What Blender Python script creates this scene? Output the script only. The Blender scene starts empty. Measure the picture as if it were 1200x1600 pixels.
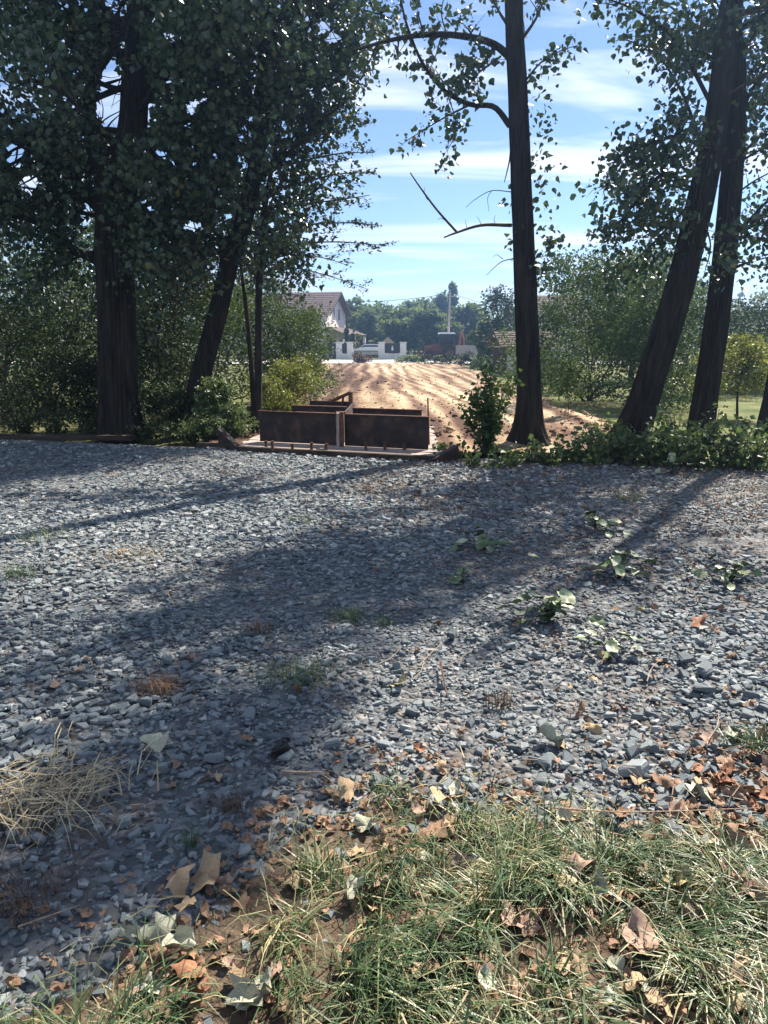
import bpy, math, random
import numpy as np
from mathutils import Vector
R = math.radians
S = bpy.context.scene
C = S.collection

# ------------------------------------------------------------------ camera
CAMZ, PITCH, F = 1.6, R(12.9), 1155.0
cd = bpy.data.cameras.new('camera')
cam = bpy.data.objects.new('camera', cd)
C.objects.link(cam)
cam.location = (0, 0, CAMZ)
cam.rotation_euler = (R(90) - PITCH, 0, 0)
cd.sensor_fit = 'VERTICAL'
cd.sensor_height = 36.0
cd.lens = F / 1600 * 36.0
cd.clip_start, cd.clip_end = 0.05, 3000
S.camera = cam

# ------------------------------------------------------------------ light
SUN_AZ, SUN_EL = R(38), R(47)          # azimuth to the right of the view direction (+Y)
W = bpy.data.worlds.new('World')
S.world = W
W.use_nodes = True
wn, wl = W.node_tree.nodes, W.node_tree.links
wn.clear()
sky = wn.new('ShaderNodeTexSky')
sky.sky_type = 'NISHITA'
sky.sun_disc = False
sky.sun_elevation = SUN_EL
sky.sun_rotation = SUN_AZ
sky.air_density, sky.dust_density, sky.ozone_density = 1.0, 0.1, 2.0
sky.altitude = 2500
bg = wn.new('ShaderNodeBackground')
bg.inputs['Strength'].default_value = 0.054
wl.new(sky.outputs[0], bg.inputs[0])
tc = wn.new('ShaderNodeTexCoord')
sep = wn.new('ShaderNodeSeparateXYZ')
wl.new(tc.outputs['Generated'], sep.inputs[0])


def wmath(op, a, b=None):
    n = wn.new('ShaderNodeMath')
    n.operation = op
    for i, v in enumerate((a, b)):
        if v is None:
            continue
        if isinstance(v, (int, float)):
            n.inputs[i].default_value = v
        else:
            wl.new(v, n.inputs[i])
    return n.outputs[0]


zz = wmath('ADD', wmath('MAXIMUM', sep.outputs['Z'], 0.0), 0.10)
cmb = wn.new('ShaderNodeCombineXYZ')
wl.new(wmath('DIVIDE', sep.outputs['X'], zz), cmb.inputs[0])
wl.new(wmath('DIVIDE', sep.outputs['Y'], zz), cmb.inputs[1])
mp = wn.new('ShaderNodeMapping')
mp.inputs['Rotation'].default_value = (0, 0, R(-34))
mp.inputs['Scale'].default_value = (0.50, 1.7, 1)
mp.inputs['Location'].default_value = (3.1, 0.35, 0)
wl.new(cmb.outputs[0], mp.inputs[0])
n1 = wn.new('ShaderNodeTexNoise')
n1.inputs['Scale'].default_value = 1.25
n1.inputs['Detail'].default_value = 9
n1.inputs['Roughness'].default_value = 0.55
n1.inputs['Distortion'].default_value = 0.8
wl.new(mp.outputs[0], n1.inputs[0])
rp = wn.new('ShaderNodeValToRGB')
rp.color_ramp.elements[0].position = 0.46
rp.color_ramp.elements[1].position = 0.66
wl.new(n1.outputs[0], rp.inputs[0])
bg2 = wn.new('ShaderNodeBackground')
bg2.inputs['Color'].default_value = (0.80, 0.85, 1.0, 1)
bg2.inputs['Strength'].default_value = 0.46
mx = wn.new('ShaderNodeMixShader')
wl.new(wmath('MULTIPLY', rp.outputs[0], 0.9), mx.inputs[0])
wl.new(bg.outputs[0], mx.inputs[1])
wl.new(bg2.outputs[0], mx.inputs[2])
wo = wn.new('ShaderNodeOutputWorld')
wl.new(mx.outputs[0], wo.inputs['Surface'])

SUNV = Vector((math.sin(SUN_AZ) * math.cos(SUN_EL), math.cos(SUN_AZ) * math.cos(SUN_EL), math.sin(SUN_EL)))
sd = bpy.data.lights.new('sun', 'SUN')
sd.energy, sd.angle, sd.color = 4.6, R(0.53), (1.0, 0.90, 0.77)
sun = bpy.data.objects.new('sun', sd)
sun.rotation_euler = SUNV.to_track_quat('Z', 'Y').to_euler()
sun.location = SUNV * 60
C.objects.link(sun)

S.view_settings.view_transform = 'Standard'
S.view_settings.look = 'None'
S.view_settings.exposure = 1.68
S.view_settings.gamma = 1.0
S.view_settings.use_curve_mapping = False
S.cycles.max_bounces = 6
S.cycles.diffuse_bounces = 3
S.cycles.transmission_bounces = 4

HAZE = 0.0019

# ------------------------------------------------------------------ helpers
rng = np.random.default_rng(11)
CT, ST = math.cos(PITCH), math.sin(PITCH)


def ray(px, py):
    r, u = (px - 600) / F, -(py - 800) / F
    return np.array([r, CT + u * ST, -ST + u * CT])


def AT(px, py, Y):
    d = ray(px, py)
    return np.array([0, 0, CAMZ]) + d * (Y / d[1])


def G(px, py, z=0.0):
    d = ray(px, py)
    return np.array([0, 0, CAMZ]) + d * ((z - CAMZ) / d[2])


def unit(v):
    v = np.asarray(v, float)
    return v / (np.linalg.norm(v, axis=-1, keepdims=True) + 1e-9)


def vnoise(x, y, seed=0):
    x = np.asarray(x, float); y = np.asarray(y, float)
    xi, yi = np.floor(x).astype(np.int64), np.floor(y).astype(np.int64)
    fx, fy = x - xi, y - yi
    fx, fy = fx * fx * (3 - 2 * fx), fy * fy * (3 - 2 * fy)

    def h(a, b):
        n = (a * 374761393 + b * 668265263 + seed * 1442695041) & 0x7fffffff
        n = ((n ^ (n >> 13)) * 1274126177) & 0x7fffffff
        return ((n ^ (n >> 16)) & 0xffff) / 65535.0
    return ((h(xi, yi) * (1 - fx) + h(xi + 1, yi) * fx) * (1 - fy)
            + (h(xi, yi + 1) * (1 - fx) + h(xi + 1, yi + 1) * fx) * fy)


def fbm(x, y, seed=0, o=4):
    s, a = 0, 0.5
    for i in range(o):
        s = s + a * (vnoise(x * 2 ** i, y * 2 ** i, seed + i) - 0.5)
        a *= 0.5
    return s


class Buf:
    def __init__(s):
        s.v, s.f, s.t, s.n = [], [], [], 0

    def add(s, v, faces, tint=0.5):
        v = np.asarray(v, np.float32).reshape(-1, 3)
        for f in faces:
            f = np.asarray(f, np.int64)
            if f.ndim == 1:
                f = f[None]
            s.f.append(f + s.n)
        s.t.append(np.broadcast_to(np.asarray(tint, np.float32), (len(v),)))
        s.v.append(v)
        s.n += len(v)
        return s

    def inst(s, tv, tf, pos, M, tint):
        tv = np.asarray(tv, float)
        k, N = len(tv), len(pos)
        if N == 0:
            return s
        V = np.einsum('nij,kj->nki', M, tv) + np.asarray(pos)[:, None]
        fs = []
        for f in tf:
            f = np.atleast_2d(np.asarray(f))
            fs.append((f[None] + (np.arange(N) * k)[:, None, None]).reshape(-1, f.shape[1]))
        return s.add(V.reshape(-1, 3), fs, np.repeat(np.broadcast_to(tint, (N,)), k))

    def box(s, lo, hi, tint=0.5, rz=0.0, c=None):
        lo, hi = np.array(lo, float), np.array(hi, float)
        v = np.array([[x, y, z] for z in (lo[2], hi[2]) for y in (lo[1], hi[1]) for x in (lo[0], hi[0])])
        if rz:
            c = np.array(c if c is not None else (lo + hi) / 2)
            q = v - c
            v = np.stack([q[:, 0] * math.cos(rz) - q[:, 1] * math.sin(rz), q[:, 0] * math.sin(rz) + q[:, 1] * math.cos(rz), q[:, 2]], 1) + c
        return s.add(v, [[[0, 2, 3, 1], [4, 5, 7, 6], [0, 1, 5, 4], [2, 6, 7, 3], [0, 4, 6, 2], [1, 3, 7, 5]]], tint)

    def hexa(s, v, tint=0.5):   # 8 corners: bottom 4 (ccw), top 4
        return s.add(v, [[[3, 2, 1, 0], [4, 5, 6, 7], [0, 1, 5, 4], [1, 2, 6, 5], [2, 3, 7, 6], [3, 0, 4, 7]]], tint)

    def tube(s, pts, rad, sides=6, rough=0.0, tint=0.5, seed=0, cap=True, flare=0.0):
        pts = np.asarray(pts, float)
        rad = np.broadcast_to(np.asarray(rad, float), (len(pts),))
        T = unit(np.gradient(pts, axis=0))
        ref = np.array([1, 0, 0]) if abs(T[0][0]) < 0.8 else np.array([0, 1, 0])
        a = np.arange(sides) * 2 * math.pi / sides
        V = []
        L = np.r_[0, np.cumsum(np.linalg.norm(np.diff(pts, axis=0), axis=1))]
        for i in range(len(pts)):
            x = ref - T[i] * ref.dot(T[i]); x = x / (np.linalg.norm(x) + 1e-9)
            y = np.cross(T[i], x)
            ref = x
            r = np.full(sides, rad[i])
            if rough:
                k = np.arange(sides)
                r = r * (1 + rough * (np.where(k % 2, 1, -1) * (0.35 + 0.65 * vnoise(k * 1.7 + seed, np.full(sides, L[i] * 2.3), seed))
                                      + 1.1 * (vnoise(k * 0.45, np.full(sides, L[i] * 1.6), seed + 5) - .5)))
            if flare:
                k = np.arange(sides) / sides * 7
                r = r * (1 + flare * math.exp(-L[i] / .28) * (.25 + 1.3 * vnoise(k % 7, np.full(sides, seed * 1.0), seed) ** 2))
            V.append(pts[i] + (np.cos(a)[:, None] * x + np.sin(a)[:, None] * y) * r[:, None])
        V = np.concatenate(V)
        n = len(pts)
        i, j = np.meshgrid(np.arange(n - 1), np.arange(sides), indexing='ij')
        q = np.stack([i * sides + j, i * sides + (j + 1) % sides, (i + 1) * sides + (j + 1) % sides, (i + 1) * sides + j], -1).reshape(-1, 4)
        fs = [q]
        if cap:
            fs.append(np.arange(sides)[::-1][None]); fs.append((np.arange(sides) + (n - 1) * sides)[None])
        return s.add(V, fs, tint)

    def build(s, name, m, parent=None, smooth=False, loc=None):
        me = bpy.data.meshes.new(name)
        v = np.concatenate(s.v) if s.v else np.zeros((0, 3), np.float32)
        if loc is not None:
            v = v - np.asarray(loc, np.float32)
        me.vertices.add(len(v))
        me.vertices.foreach_set('co', v.ravel().astype(np.float32))
        tot = [np.full(len(f), f.shape[1]) for f in s.f]
        tot = np.concatenate(tot)
        idx = np.concatenate([f.ravel() for f in s.f])
        me.loops.add(len(idx))
        me.loops.foreach_set('vertex_index', idx.astype(np.int32))
        me.polygons.add(len(tot))
        me.polygons.foreach_set('loop_start', np.r_[0, np.cumsum(tot)[:-1]].astype(np.int32))
        me.update(calc_edges=True)
        at = me.attributes.new('tint', 'FLOAT', 'POINT')
        at.data.foreach_set('value', np.concatenate(s.t).astype(np.float32))
        me.polygons.foreach_set('use_smooth', np.full(len(tot), bool(smooth)))
        me.materials.append(m)
        o = bpy.data.objects.new(name, me)
        C.objects.link(o)
        if loc is not None and parent is None:
            o.location = loc
        if parent is not None:
            o.parent = parent
        return o


def tag(o, label=None, cat=None, group=None, kind=None):
    for k, v in (('label', label), ('category', cat), ('group', group), ('kind', kind)):
        if v:
            o[k] = v
    return o


def thing(name, label, cat, loc, group=None, rz=0.0):
    o = bpy.data.objects.new(name, None)
    o.empty_display_size = 0.2
    C.objects.link(o)
    o.location = loc
    o.rotation_euler = (0, 0, rz)
    return tag(o, label, cat, group)


def spline(pts, n):
    P = np.asarray(pts, float)
    P = np.vstack([2 * P[0] - P[1], P, 2 * P[-1] - P[-2]])
    m = len(P) - 3
    out = []
    for t in np.linspace(0, m - 1e-6, n):
        i = int(t); u = t - i
        a, b, c, d = P[i], P[i + 1], P[i + 2], P[i + 3]
        out.append(0.5 * (2 * b + (c - a) * u + (2 * a - 5 * b + 4 * c - d) * u * u + (3 * b - a - 3 * c + d) * u ** 3))
    return np.array(out)


# ------------------------------------------------------------------ materials
def lin(h):
    h = h.lstrip('#')
    c = [int(h[i:i + 2], 16) / 255 for i in (0, 2, 4)]
    return tuple(x / 12.92 if x <= .04045 else ((x + .055) / 1.055) ** 2.4 for x in c) + (1,)


def rgb(r, g, b):
    return (r, g, b, 1)


def nodes(name):
    m = bpy.data.materials.new(name)
    m.use_nodes = True
    nt = m.node_tree
    return m, nt.nodes, nt.links, nt.nodes['Principled BSDF']


def ramp(n, stops):
    r = n.new('ShaderNodeValToRGB')
    e = r.color_ramp.elements
    while len(e) < len(stops):
        e.new(0.5)
    for el, (p, c) in zip(e, stops):
        el.position, el.color = p, c
    return r


def surf(name, stops, scale=6.0, rough=0.85, bump=0.3, bscale=None, detail=6, stretch=(1, 1, 1), metal=0.0, spec=0.3, tint=0.0, dist=0.02):
    """noise coloured surface, optionally shifted by the per-piece tint"""
    m, n, l, p = nodes(name)
    co = n.new('ShaderNodeTexCoord'); ma = n.new('ShaderNodeMapping')
    ma.inputs['Scale'].default_value = stretch
    l.new(co.outputs['Object'], ma.inputs[0])
    no = n.new('ShaderNodeTexNoise'); no.inputs['Scale'].default_value = scale; no.inputs['Detail'].default_value = detail
    no.inputs['Roughness'].default_value = 0.62
    l.new(ma.outputs[0], no.inputs[0])
    r = ramp(n, stops)
    src = no.outputs[0]
    if tint:
        a = n.new('ShaderNodeAttribute'); a.attribute_name = 'tint'
        x = n.new('ShaderNodeMath'); x.operation = 'MULTIPLY_ADD'; x.inputs[1].default_value = tint
        l.new(a.outputs['Fac'], x.inputs[0])
        y = n.new('ShaderNodeMath'); y.operation = 'MULTIPLY_ADD'; y.inputs[1].default_value = 1 - tint; y.inputs[2].default_value = 0
        l.new(src, y.inputs[0]); l.new(y.outputs[0], x.inputs[2])
        src = x.outputs[0]
    l.new(src, r.inputs[0])
    l.new(r.outputs[0], p.inputs['Base Color'])
    p.inputs['Roughness'].default_value = rough
    p.inputs['Metallic'].default_value = metal
    p.inputs['Specular IOR Level'].default_value = spec
    if bump:
        nb = n.new('ShaderNodeTexNoise'); nb.inputs['Scale'].default_value = bscale or scale * 3; nb.inputs['Detail'].default_value = 5
        l.new(ma.outputs[0], nb.inputs[0])
        b = n.new('ShaderNodeBump'); b.inputs['Strength'].default_value = bump; b.inputs['Distance'].default_value = dist
        l.new(nb.outputs[0], b.inputs['Height']); l.new(b.outputs[0], p.inputs['Normal'])
    return m


def leafmat(name, stops, trans=0.3, rough=0.45, tcol=(0.16, 0.24, 0.03, 1), spec=0.35):
    m, n, l, p = nodes(name)
    a = n.new('ShaderNodeAttribute'); a.attribute_name = 'tint'
    r = ramp(n, stops)
    l.new(a.outputs['Fac'], r.inputs[0])
    l.new(r.outputs[0], p.inputs['Base Color'])
    p.inputs['Roughness'].default_value = rough
    p.inputs['Specular IOR Level'].default_value = spec
    t = n.new('ShaderNodeBsdfTranslucent')
    mixc = n.new('ShaderNodeMix'); mixc.data_type = 'RGBA'; mixc.inputs['Factor'].default_value = 0.5
    l.new(r.outputs[0], mixc.inputs[6]); mixc.inputs[7].default_value = tcol
    l.new(mixc.outputs[2], t.inputs[0])
    x = n.new('ShaderNodeMixShader'); x.inputs[0].default_value = trans
    l.new(p.outputs[0], x.inputs[1]); l.new(t.outputs[0], x.inputs[2])
    l.new(x.outputs[0], n['Material Output'].inputs[0])
    return m


M = {}
M['poplar'] = leafmat('poplar_leaf', [(0, rgb(.020, .040, .022)), (.5, rgb(.034, .062, .030)), (.92, rgb(.055, .085, .034)), (1, rgb(.16, .13, .04))], .18, .38, tcol=rgb(.06, .11, .03), spec=.5)
M['dense'] = leafmat('dense_leaf', [(0, rgb(.013, .025, .012)), (.6, rgb(.027, .047, .017)), (1, rgb(.062, .085, .025))], .15, .6, tcol=rgb(.07, .11, .025), spec=.18)
M['bush'] = leafmat('bush_leaf', [(0, rgb(.020, .042, .016)), (.55, rgb(.040, .075, .024)), (1, rgb(.095, .13, .032))], .26, .6, tcol=rgb(.12, .19, .035), spec=.18)
M['gold'] = leafmat('yellow_green_leaf', [(0, rgb(.06, .09, .02)), (.55, rgb(.12, .15, .03)), (1, rgb(.24, .22, .04))], .35, tcol=rgb(.26, .28, .04))
M['weed'] = leafmat('weed_leaf', [(0, rgb(.035, .065, .025)), (.6, rgb(.10, .145, .055)), (1, rgb(.20, .23, .095))], .36, .5, tcol=rgb(.12, .18, .03))
M['far'] = leafmat('far_leaf', [(0, rgb(.040, .065, .028)), (.55, rgb(.085, .12, .045)), (1, rgb(.16, .18, .055))], .45, .6, tcol=rgb(.18, .24, .05))
M['grass'] = leafmat('grass_blade', [(0, rgb(.028, .062, .026)), (.4, rgb(.062, .112, .046)), (.66, rgb(.12, .165, .070)), (.82, rgb(.25, .235, .12)), (1, rgb(.42, .36, .21))], .22, .42, tcol=rgb(.14, .19, .05))
M['straw'] = leafmat('straw_blade', [(0, rgb(.22, .16, .08)), (1, rgb(.52, .43, .27))], .1, .6, tcol=rgb(.3, .25, .1))
M['dead'] = leafmat('dry_tuft_blade', [(0, rgb(.07, .045, .03)), (.6, rgb(.17, .10, .065)), (1, rgb(.30, .21, .12))], .1, .7, tcol=rgb(.2, .12, .05))
LEAFC = {'tan': ((.26, .18, .10), (.44, .33, .21)), 'brown': ((.14, .085, .055), (.29, .18, .11)), 'russet': ((.19, .085, .05), (.31, .15, .085)),
         'pale': ((.25, .26, .19), (.42, .42, .33)), 'yellow': ((.30, .25, .12), (.42, .37, .20)), 'pink': ((.21, .14, .10), (.38, .26, .20))}
for k, (a, b) in LEAFC.items():
    M['fl_' + k] = surf('dry_leaf_' + k, [(.3, a + (1,)), (.7, b + (1,))], 22, .7, .5, 60, dist=.004, spec=.25)
M['bark'] = surf('furrowed_bark', [(.3, rgb(.012, .010, .009)), (.7, rgb(.050, .042, .036))], 11, .95, 1.0, 16, stretch=(1, 1, .14), dist=.09, spec=.1)
M['twig'] = surf('twig_bark', [(.3, rgb(.035, .028, .022)), (.7, rgb(.09, .07, .055))], 12, .9, .3, spec=.15)
M['pale_twig'] = surf('dry_twig', [(.3, rgb(.20, .14, .10)), (.7, rgb(.40, .31, .22))], 30, .85, .3, spec=.15)
M['stone'] = surf('crushed_slate', [(.10, rgb(.040, .048, .055)), (.42, rgb(.108, .132, .145)), (.72, rgb(.225, .252, .257)), (.92, rgb(.37, .345, .32))], 22, .82, .5, 90, tint=.62, dist=.006, spec=.35)
M['soil'] = surf('bare_soil', [(.3, rgb(.05, .036, .025)), (.7, rgb(.13, .10, .072))], 5, .95, .8, 25, dist=.05, spec=.1)
M['under'] = surf('grassy_ground', [(.3, rgb(.055, .075, .028)), (.55, rgb(.12, .13, .055)), (.75, rgb(.20, .17, .09))], 1.1, .95, .8, 18, dist=.08, spec=.1)
M['lawn'] = surf('dry_lawn', [(.3, rgb(.060, .085, .028)), (.5, rgb(.12, .14, .055)), (.72, rgb(.24, .205, .11))], .9, .95, .8, 30, dist=.05, spec=.1)
M['road'] = surf('pale_road', [(.3, rgb(.34, .32, .30)), (.7, rgb(.46, .44, .42))], 2, .9, .2, spec=.2)
M['concrete'] = surf('weathered_concrete', [(.3, rgb(.16, .155, .15)), (.7, rgb(.33, .315, .29))], 7, .9, .4, 40, spec=.2, dist=.006)
M['plank'] = surf('grey_plank', [(.25, rgb(.16, .125, .11)), (.55, rgb(.33, .27, .24)), (.8, rgb(.44, .38, .34))], 8, .9, .5, 30, stretch=(.25, 2.5, 1), tint=.3, dist=.006, spec=.15)
M['oldwood'] = surf('dark_old_wood', [(.3, rgb(.022, .017, .014)), (.7, rgb(.075, .058, .046))], 6, .9, .5, 26, stretch=(.3, 2, 2), spec=.15)
M['steel'] = surf('dark_rusty_steel', [(.3, rgb(.014, .011, .012)), (.50, rgb(.028, .019, .017)), (.68, rgb(.075, .040, .028))], 5, .75, .25, 40, spec=.3, dist=.004)
M['rust'] = surf('rust', [(.3, rgb(.05, .026, .018)), (.7, rgb(.15, .075, .048))], 14, .9, .4, 60, spec=.2, dist=.004)
M['blockwall'] = surf('white_block', [(.3, rgb(.66, .65, .64)), (.7, rgb(.80, .79, .78))], 5, .85, .2, spec=.2, dist=.004)
M['plaster'] = surf('white_plaster', [(.3, rgb(.62, .58, .56)), (.7, rgb(.78, .74, .72))], 1.4, .9, .2, 30, spec=.2, dist=.004)
M['shedwall'] = surf('grey_plaster', [(.3, rgb(.46, .45, .44)), (.7, rgb(.66, .65, .63))], 1.6, .9, .3, 20, spec=.2, dist=.008)
M['rooftile'] = surf('brown_roof_tile', [(.3, rgb(.085, .060, .058)), (.7, rgb(.17, .125, .115))], 3, .8, .4, 12, spec=.25, dist=.02)
M['oldtile'] = surf('weathered_roof_tile', [(.3, rgb(.055, .040, .036)), (.7, rgb(.13, .095, .082))], 4, .9, .5, 14, spec=.2, dist=.02)
M['darkpanel'] = surf('dark_metal_panel', [(.3, rgb(.016, .018, .022)), (.7, rgb(.030, .033, .040))], 4, .45, 0, spec=.4)
M['white'] = surf('white_paint', [(.3, rgb(.72, .72, .73)), (.7, rgb(.80, .80, .81))], 4, .4, 0, spec=.5)
M['glass'] = surf('dark_glass', [(.3, rgb(.018, .022, .028)), (.7, rgb(.03, .035, .045))], 2, .08, 0, spec=.6)
M['red'] = surf('faded_red_paint', [(.3, rgb(.10, .030, .022)), (.7, rgb(.17, .055, .038))], 5, .6, .1, spec=.4)
M['orange'] = surf('worn_orange_paint', [(.3, rgb(.20, .085, .05)), (.7, rgb(.30, .14, .085))], 5, .6, .1, spec=.4)
M['tyre'] = surf('black_rubber', [(.3, rgb(.014, .014, .014)), (.7, rgb(.030, .028, .026))], 9, .85, .3, spec=.2)
M['pole'] = surf('pole_concrete', [(.3, rgb(.30, .29, .28)), (.7, rgb(.44, .43, .41))], 3, .9, .2, spec=.2)
M['black'] = surf('black_lump', [(.3, rgb(.006, .006, .007)), (.7, rgb(.016, .015, .016))], 20, .5, .6, 40, spec=.5)

# dirt: light dry ridges and wheel tracks over darker damp earth
m, n, l, p = nodes('graded_earth')
a = n.new('ShaderNodeAttribute'); a.attribute_name = 'tint'
co = n.new('ShaderNodeTexCoord')
no = n.new('ShaderNodeTexNoise'); no.inputs['Scale'].default_value = 3.2; no.inputs['Detail'].default_value = 8; no.inputs['Roughness'].default_value = .7
l.new(co.outputs['Object'], no.inputs[0])
x = n.new('ShaderNodeMath'); x.operation = 'MULTIPLY_ADD'; x.inputs[1].default_value = .9
y = n.new('ShaderNodeMath'); y.operation = 'MULTIPLY_ADD'; y.inputs[1].default_value = .7; y.inputs[2].default_value = -.30
l.new(no.outputs[0], y.inputs[0]); l.new(a.outputs['Fac'], x.inputs[0]); l.new(y.outputs[0], x.inputs[2])
r = ramp(n, [(.14, rgb(.070, .042, .030)), (.36, rgb(.165, .105, .072)), (.60, rgb(.30, .226, .146)), (.88, rgb(.48, .385, .265))])
l.new(x.outputs[0], r.inputs[0]); l.new(r.outputs[0], p.inputs['Base Color'])
p.inputs['Roughness'].default_value = .95; p.inputs['Specular IOR Level'].default_value = .1
nb = n.new('ShaderNodeTexNoise'); nb.inputs['Scale'].default_value = 9; nb.inputs['Detail'].default_value = 7
l.new(co.outputs['Object'], nb.inputs[0])
b = n.new('ShaderNodeBump'); b.inputs['Strength'].default_value = .9; b.inputs['Distance'].default_value = .08
l.new(nb.outputs[0], b.inputs['Height']); l.new(b.outputs[0], p.inputs['Normal'])
M['dirt'] = m

# gravel bed: a layer of packed stone chips under the loose stones, coloured dark to deepen the shade in their gaps
m, n, l, p = nodes('gravel_bed')
co = n.new('ShaderNodeTexCoord')
nw = n.new('ShaderNodeTexNoise'); nw.inputs['Scale'].default_value = 14
l.new(co.outputs['Object'], nw.inputs[0])
ad = n.new('ShaderNodeVectorMath'); ad.operation = 'MULTIPLY_ADD'; ad.inputs[1].default_value = (.05, .05, .05)
l.new(nw.outputs['Color'], ad.inputs[0]); l.new(co.outputs['Object'], ad.inputs[2])
vo = n.new('ShaderNodeTexVoronoi'); vo.inputs['Scale'].default_value = 26
l.new(ad.outputs[0], vo.inputs[0])
sp = n.new('ShaderNodeSeparateColor'); l.new(vo.outputs['Color'], sp.inputs[0])
r = ramp(n, [(.0, rgb(.035, .040, .046)), (.5, rgb(.080, .092, .100)), (.85, rgb(.150, .165, .172)), (1, rgb(.21, .19, .175))])
l.new(sp.outputs[0], r.inputs[0])
n2 = n.new('ShaderNodeTexNoise'); n2.inputs['Scale'].default_value = 1.1; n2.inputs['Detail'].default_value = 7; n2.inputs['Roughness'].default_value = .7
l.new(co.outputs['Object'], n2.inputs[0])
r2 = ramp(n, [(.50, rgb(0, 0, 0)), (.64, rgb(.8, .8, .8))]); l.new(n2.outputs[0], r2.inputs[0])
mc = n.new('ShaderNodeMix'); mc.data_type = 'RGBA'; l.new(r2.outputs[0], mc.inputs['Factor']); l.new(r.outputs[0], mc.inputs[6]); mc.inputs[7].default_value = rgb(.085, .063, .048)
l.new(mc.outputs[2], p.inputs['Base Color'])
b = n.new('ShaderNodeBump'); b.inputs['Strength'].default_value = 1; b.inputs['Distance'].default_value = .03; b.invert = True
l.new(vo.outputs['Distance'], b.inputs['Height']); l.new(b.outputs[0], p.inputs['Normal'])
p.inputs['Roughness'].default_value = .85
M['gravelbed'] = m


# ------------------------------------------------------------------ foliage tools
LEAF_HEART = (np.array([[0, 0, 0], [-.30, .06, .05], [-.46, .34, .08], [0, 1, -.10], [.46, .34, .08], [.30, .06, .05]]),
              [np.array([[0, 3, 2, 1], [0, 5, 4, 3]])])
LEAF_OVAL = (np.array([[0, 0, 0], [-.27, .45, .06], [0, 1, -.05], [.27, .45, .06]]), [np.array([[0, 2, 1], [0, 3, 2]])])
LEAF_WIDE = (np.array([[0, 0, 0], [-.42, .42, .10], [0, 1, -.08], [.42, .42, .10]]), [np.array([[0, 2, 1], [0, 3, 2]])])


def frames(d, nrm):
    y = unit(d)
    z = unit(nrm - (nrm * y).sum(1, keepdims=True) * y)
    x = np.cross(y, z)
    return np.stack([x, y, z], -1)


def put_leaves(buf, pos, size, tpl, hang=0.5, flat=0.0, tint=None, rs=None):
    rs = rs or rng
    N = len(pos)
    d = rs.normal(size=(N, 3)); d[:, 2] -= hang * 1.6
    if flat:
        d[:, 2] *= (1 - flat)
    nr = rs.normal(size=(N, 3)); nr[:, 2] += flat * 3
    s = size * rs.uniform(.45, 1.3, N)
    if tint is None:
        tint = np.clip(rs.normal(.45, .22, N), 0, 1)
    buf.inst(tpl[0], tpl[1], pos, frames(d, nr) * s[:, None, None], tint)


def grow(rs, p0, d, L, n=7, wig=.35, droop=0.0):
    pts = [np.array(p0, float)]
    d = unit(d)
    for i in range(n):
        d = unit(d + rs.normal(0, wig / math.sqrt(n), 3) + np.array([0, 0, -droop / n]))
        pts.append(pts[-1] + d * L / n)
    return np.array(pts)


def twig_leaves(rs, wood, stations, pts, r0, step, sub_len, per_m, spread, zsq=1.0, start=.25, sides=4, droop=.15, lift=0.1):
    """side shoots along a limb; leaf stations gather along each shoot"""
    seg = np.linalg.norm(np.diff(pts, axis=0), axis=1); cum = np.r_[0, np.cumsum(seg)]; L = cum[-1]
    s = start * L
    while s < L:
        i = min(np.searchsorted(cum, s) - 1, len(pts) - 2); i = max(i, 0)
        p = pts[i] + (pts[i + 1] - pts[i]) * ((s - cum[i]) / (seg[i] + 1e-9))
        t = unit(pts[i + 1] - pts[i])
        rd = rs.normal(size=3); rd[2] *= zsq
        rd = unit(rd - t * rd.dot(t))
        l = sub_len * rs.uniform(.55, 1.25) * (1.1 - .5 * s / L)
        q = grow(rs, p, rd + t * .7 + np.array([0, 0, lift]), l, 5, .45, droop)
        if wood is not None:
            wood.tube(q, np.linspace(max(r0 * .28, .004), .002, len(q)), sides, cap=False)
        k = max(3, int(l * per_m))
        u = rs.uniform(.15, 1.05, k) * (len(q) - 1.001)
        ii = np.clip(u.astype(int), 0, len(q) - 2)
        pp = q[ii] + (q[ii + 1] - q[ii]) * (u - ii)[:, None]
        off = rs.normal(0, spread, (k, 3)); off[:, 2] *= zsq
        stations.append(pp + off)
        s += step * rs.uniform(.6, 1.4)


def blobs(rs, blobs_, n_per_m3=None, clump=.28):
    """leaf positions for clumpy masses: list of (centre, radii, leaf count)"""
    out = []
    for c, rad, n in blobs_:
        c, rad = np.asarray(c, float), np.asarray(rad, float)
        nc = max(6, int(n / 28))
        u = unit(rs.normal(size=(nc, 3))) * (rs.uniform(.15, 1, nc) ** .45)[:, None]
        u *= 1 + .25 * (rs.uniform(size=(nc, 1)) - .4)
        cc = c + u * rad
        k = rs.integers(0, nc, n)
        cs = clump * float(np.mean(rad)) * rs.uniform(.5, 1.2, nc)
        out.append(cc[k] + rs.normal(0, 1, (n, 3)) * cs[k][:, None] * np.array([.8, .8, .55]))
    return np.concatenate(out)


def px_path(pts, Y, Y2=None):
    Y2 = Y if Y2 is None else Y2
    k = len(pts)
    return np.array([AT(x, y, Y + (Y2 - Y) * i / max(1, k - 1)) for i, (x, y) in enumerate(pts)])


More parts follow.
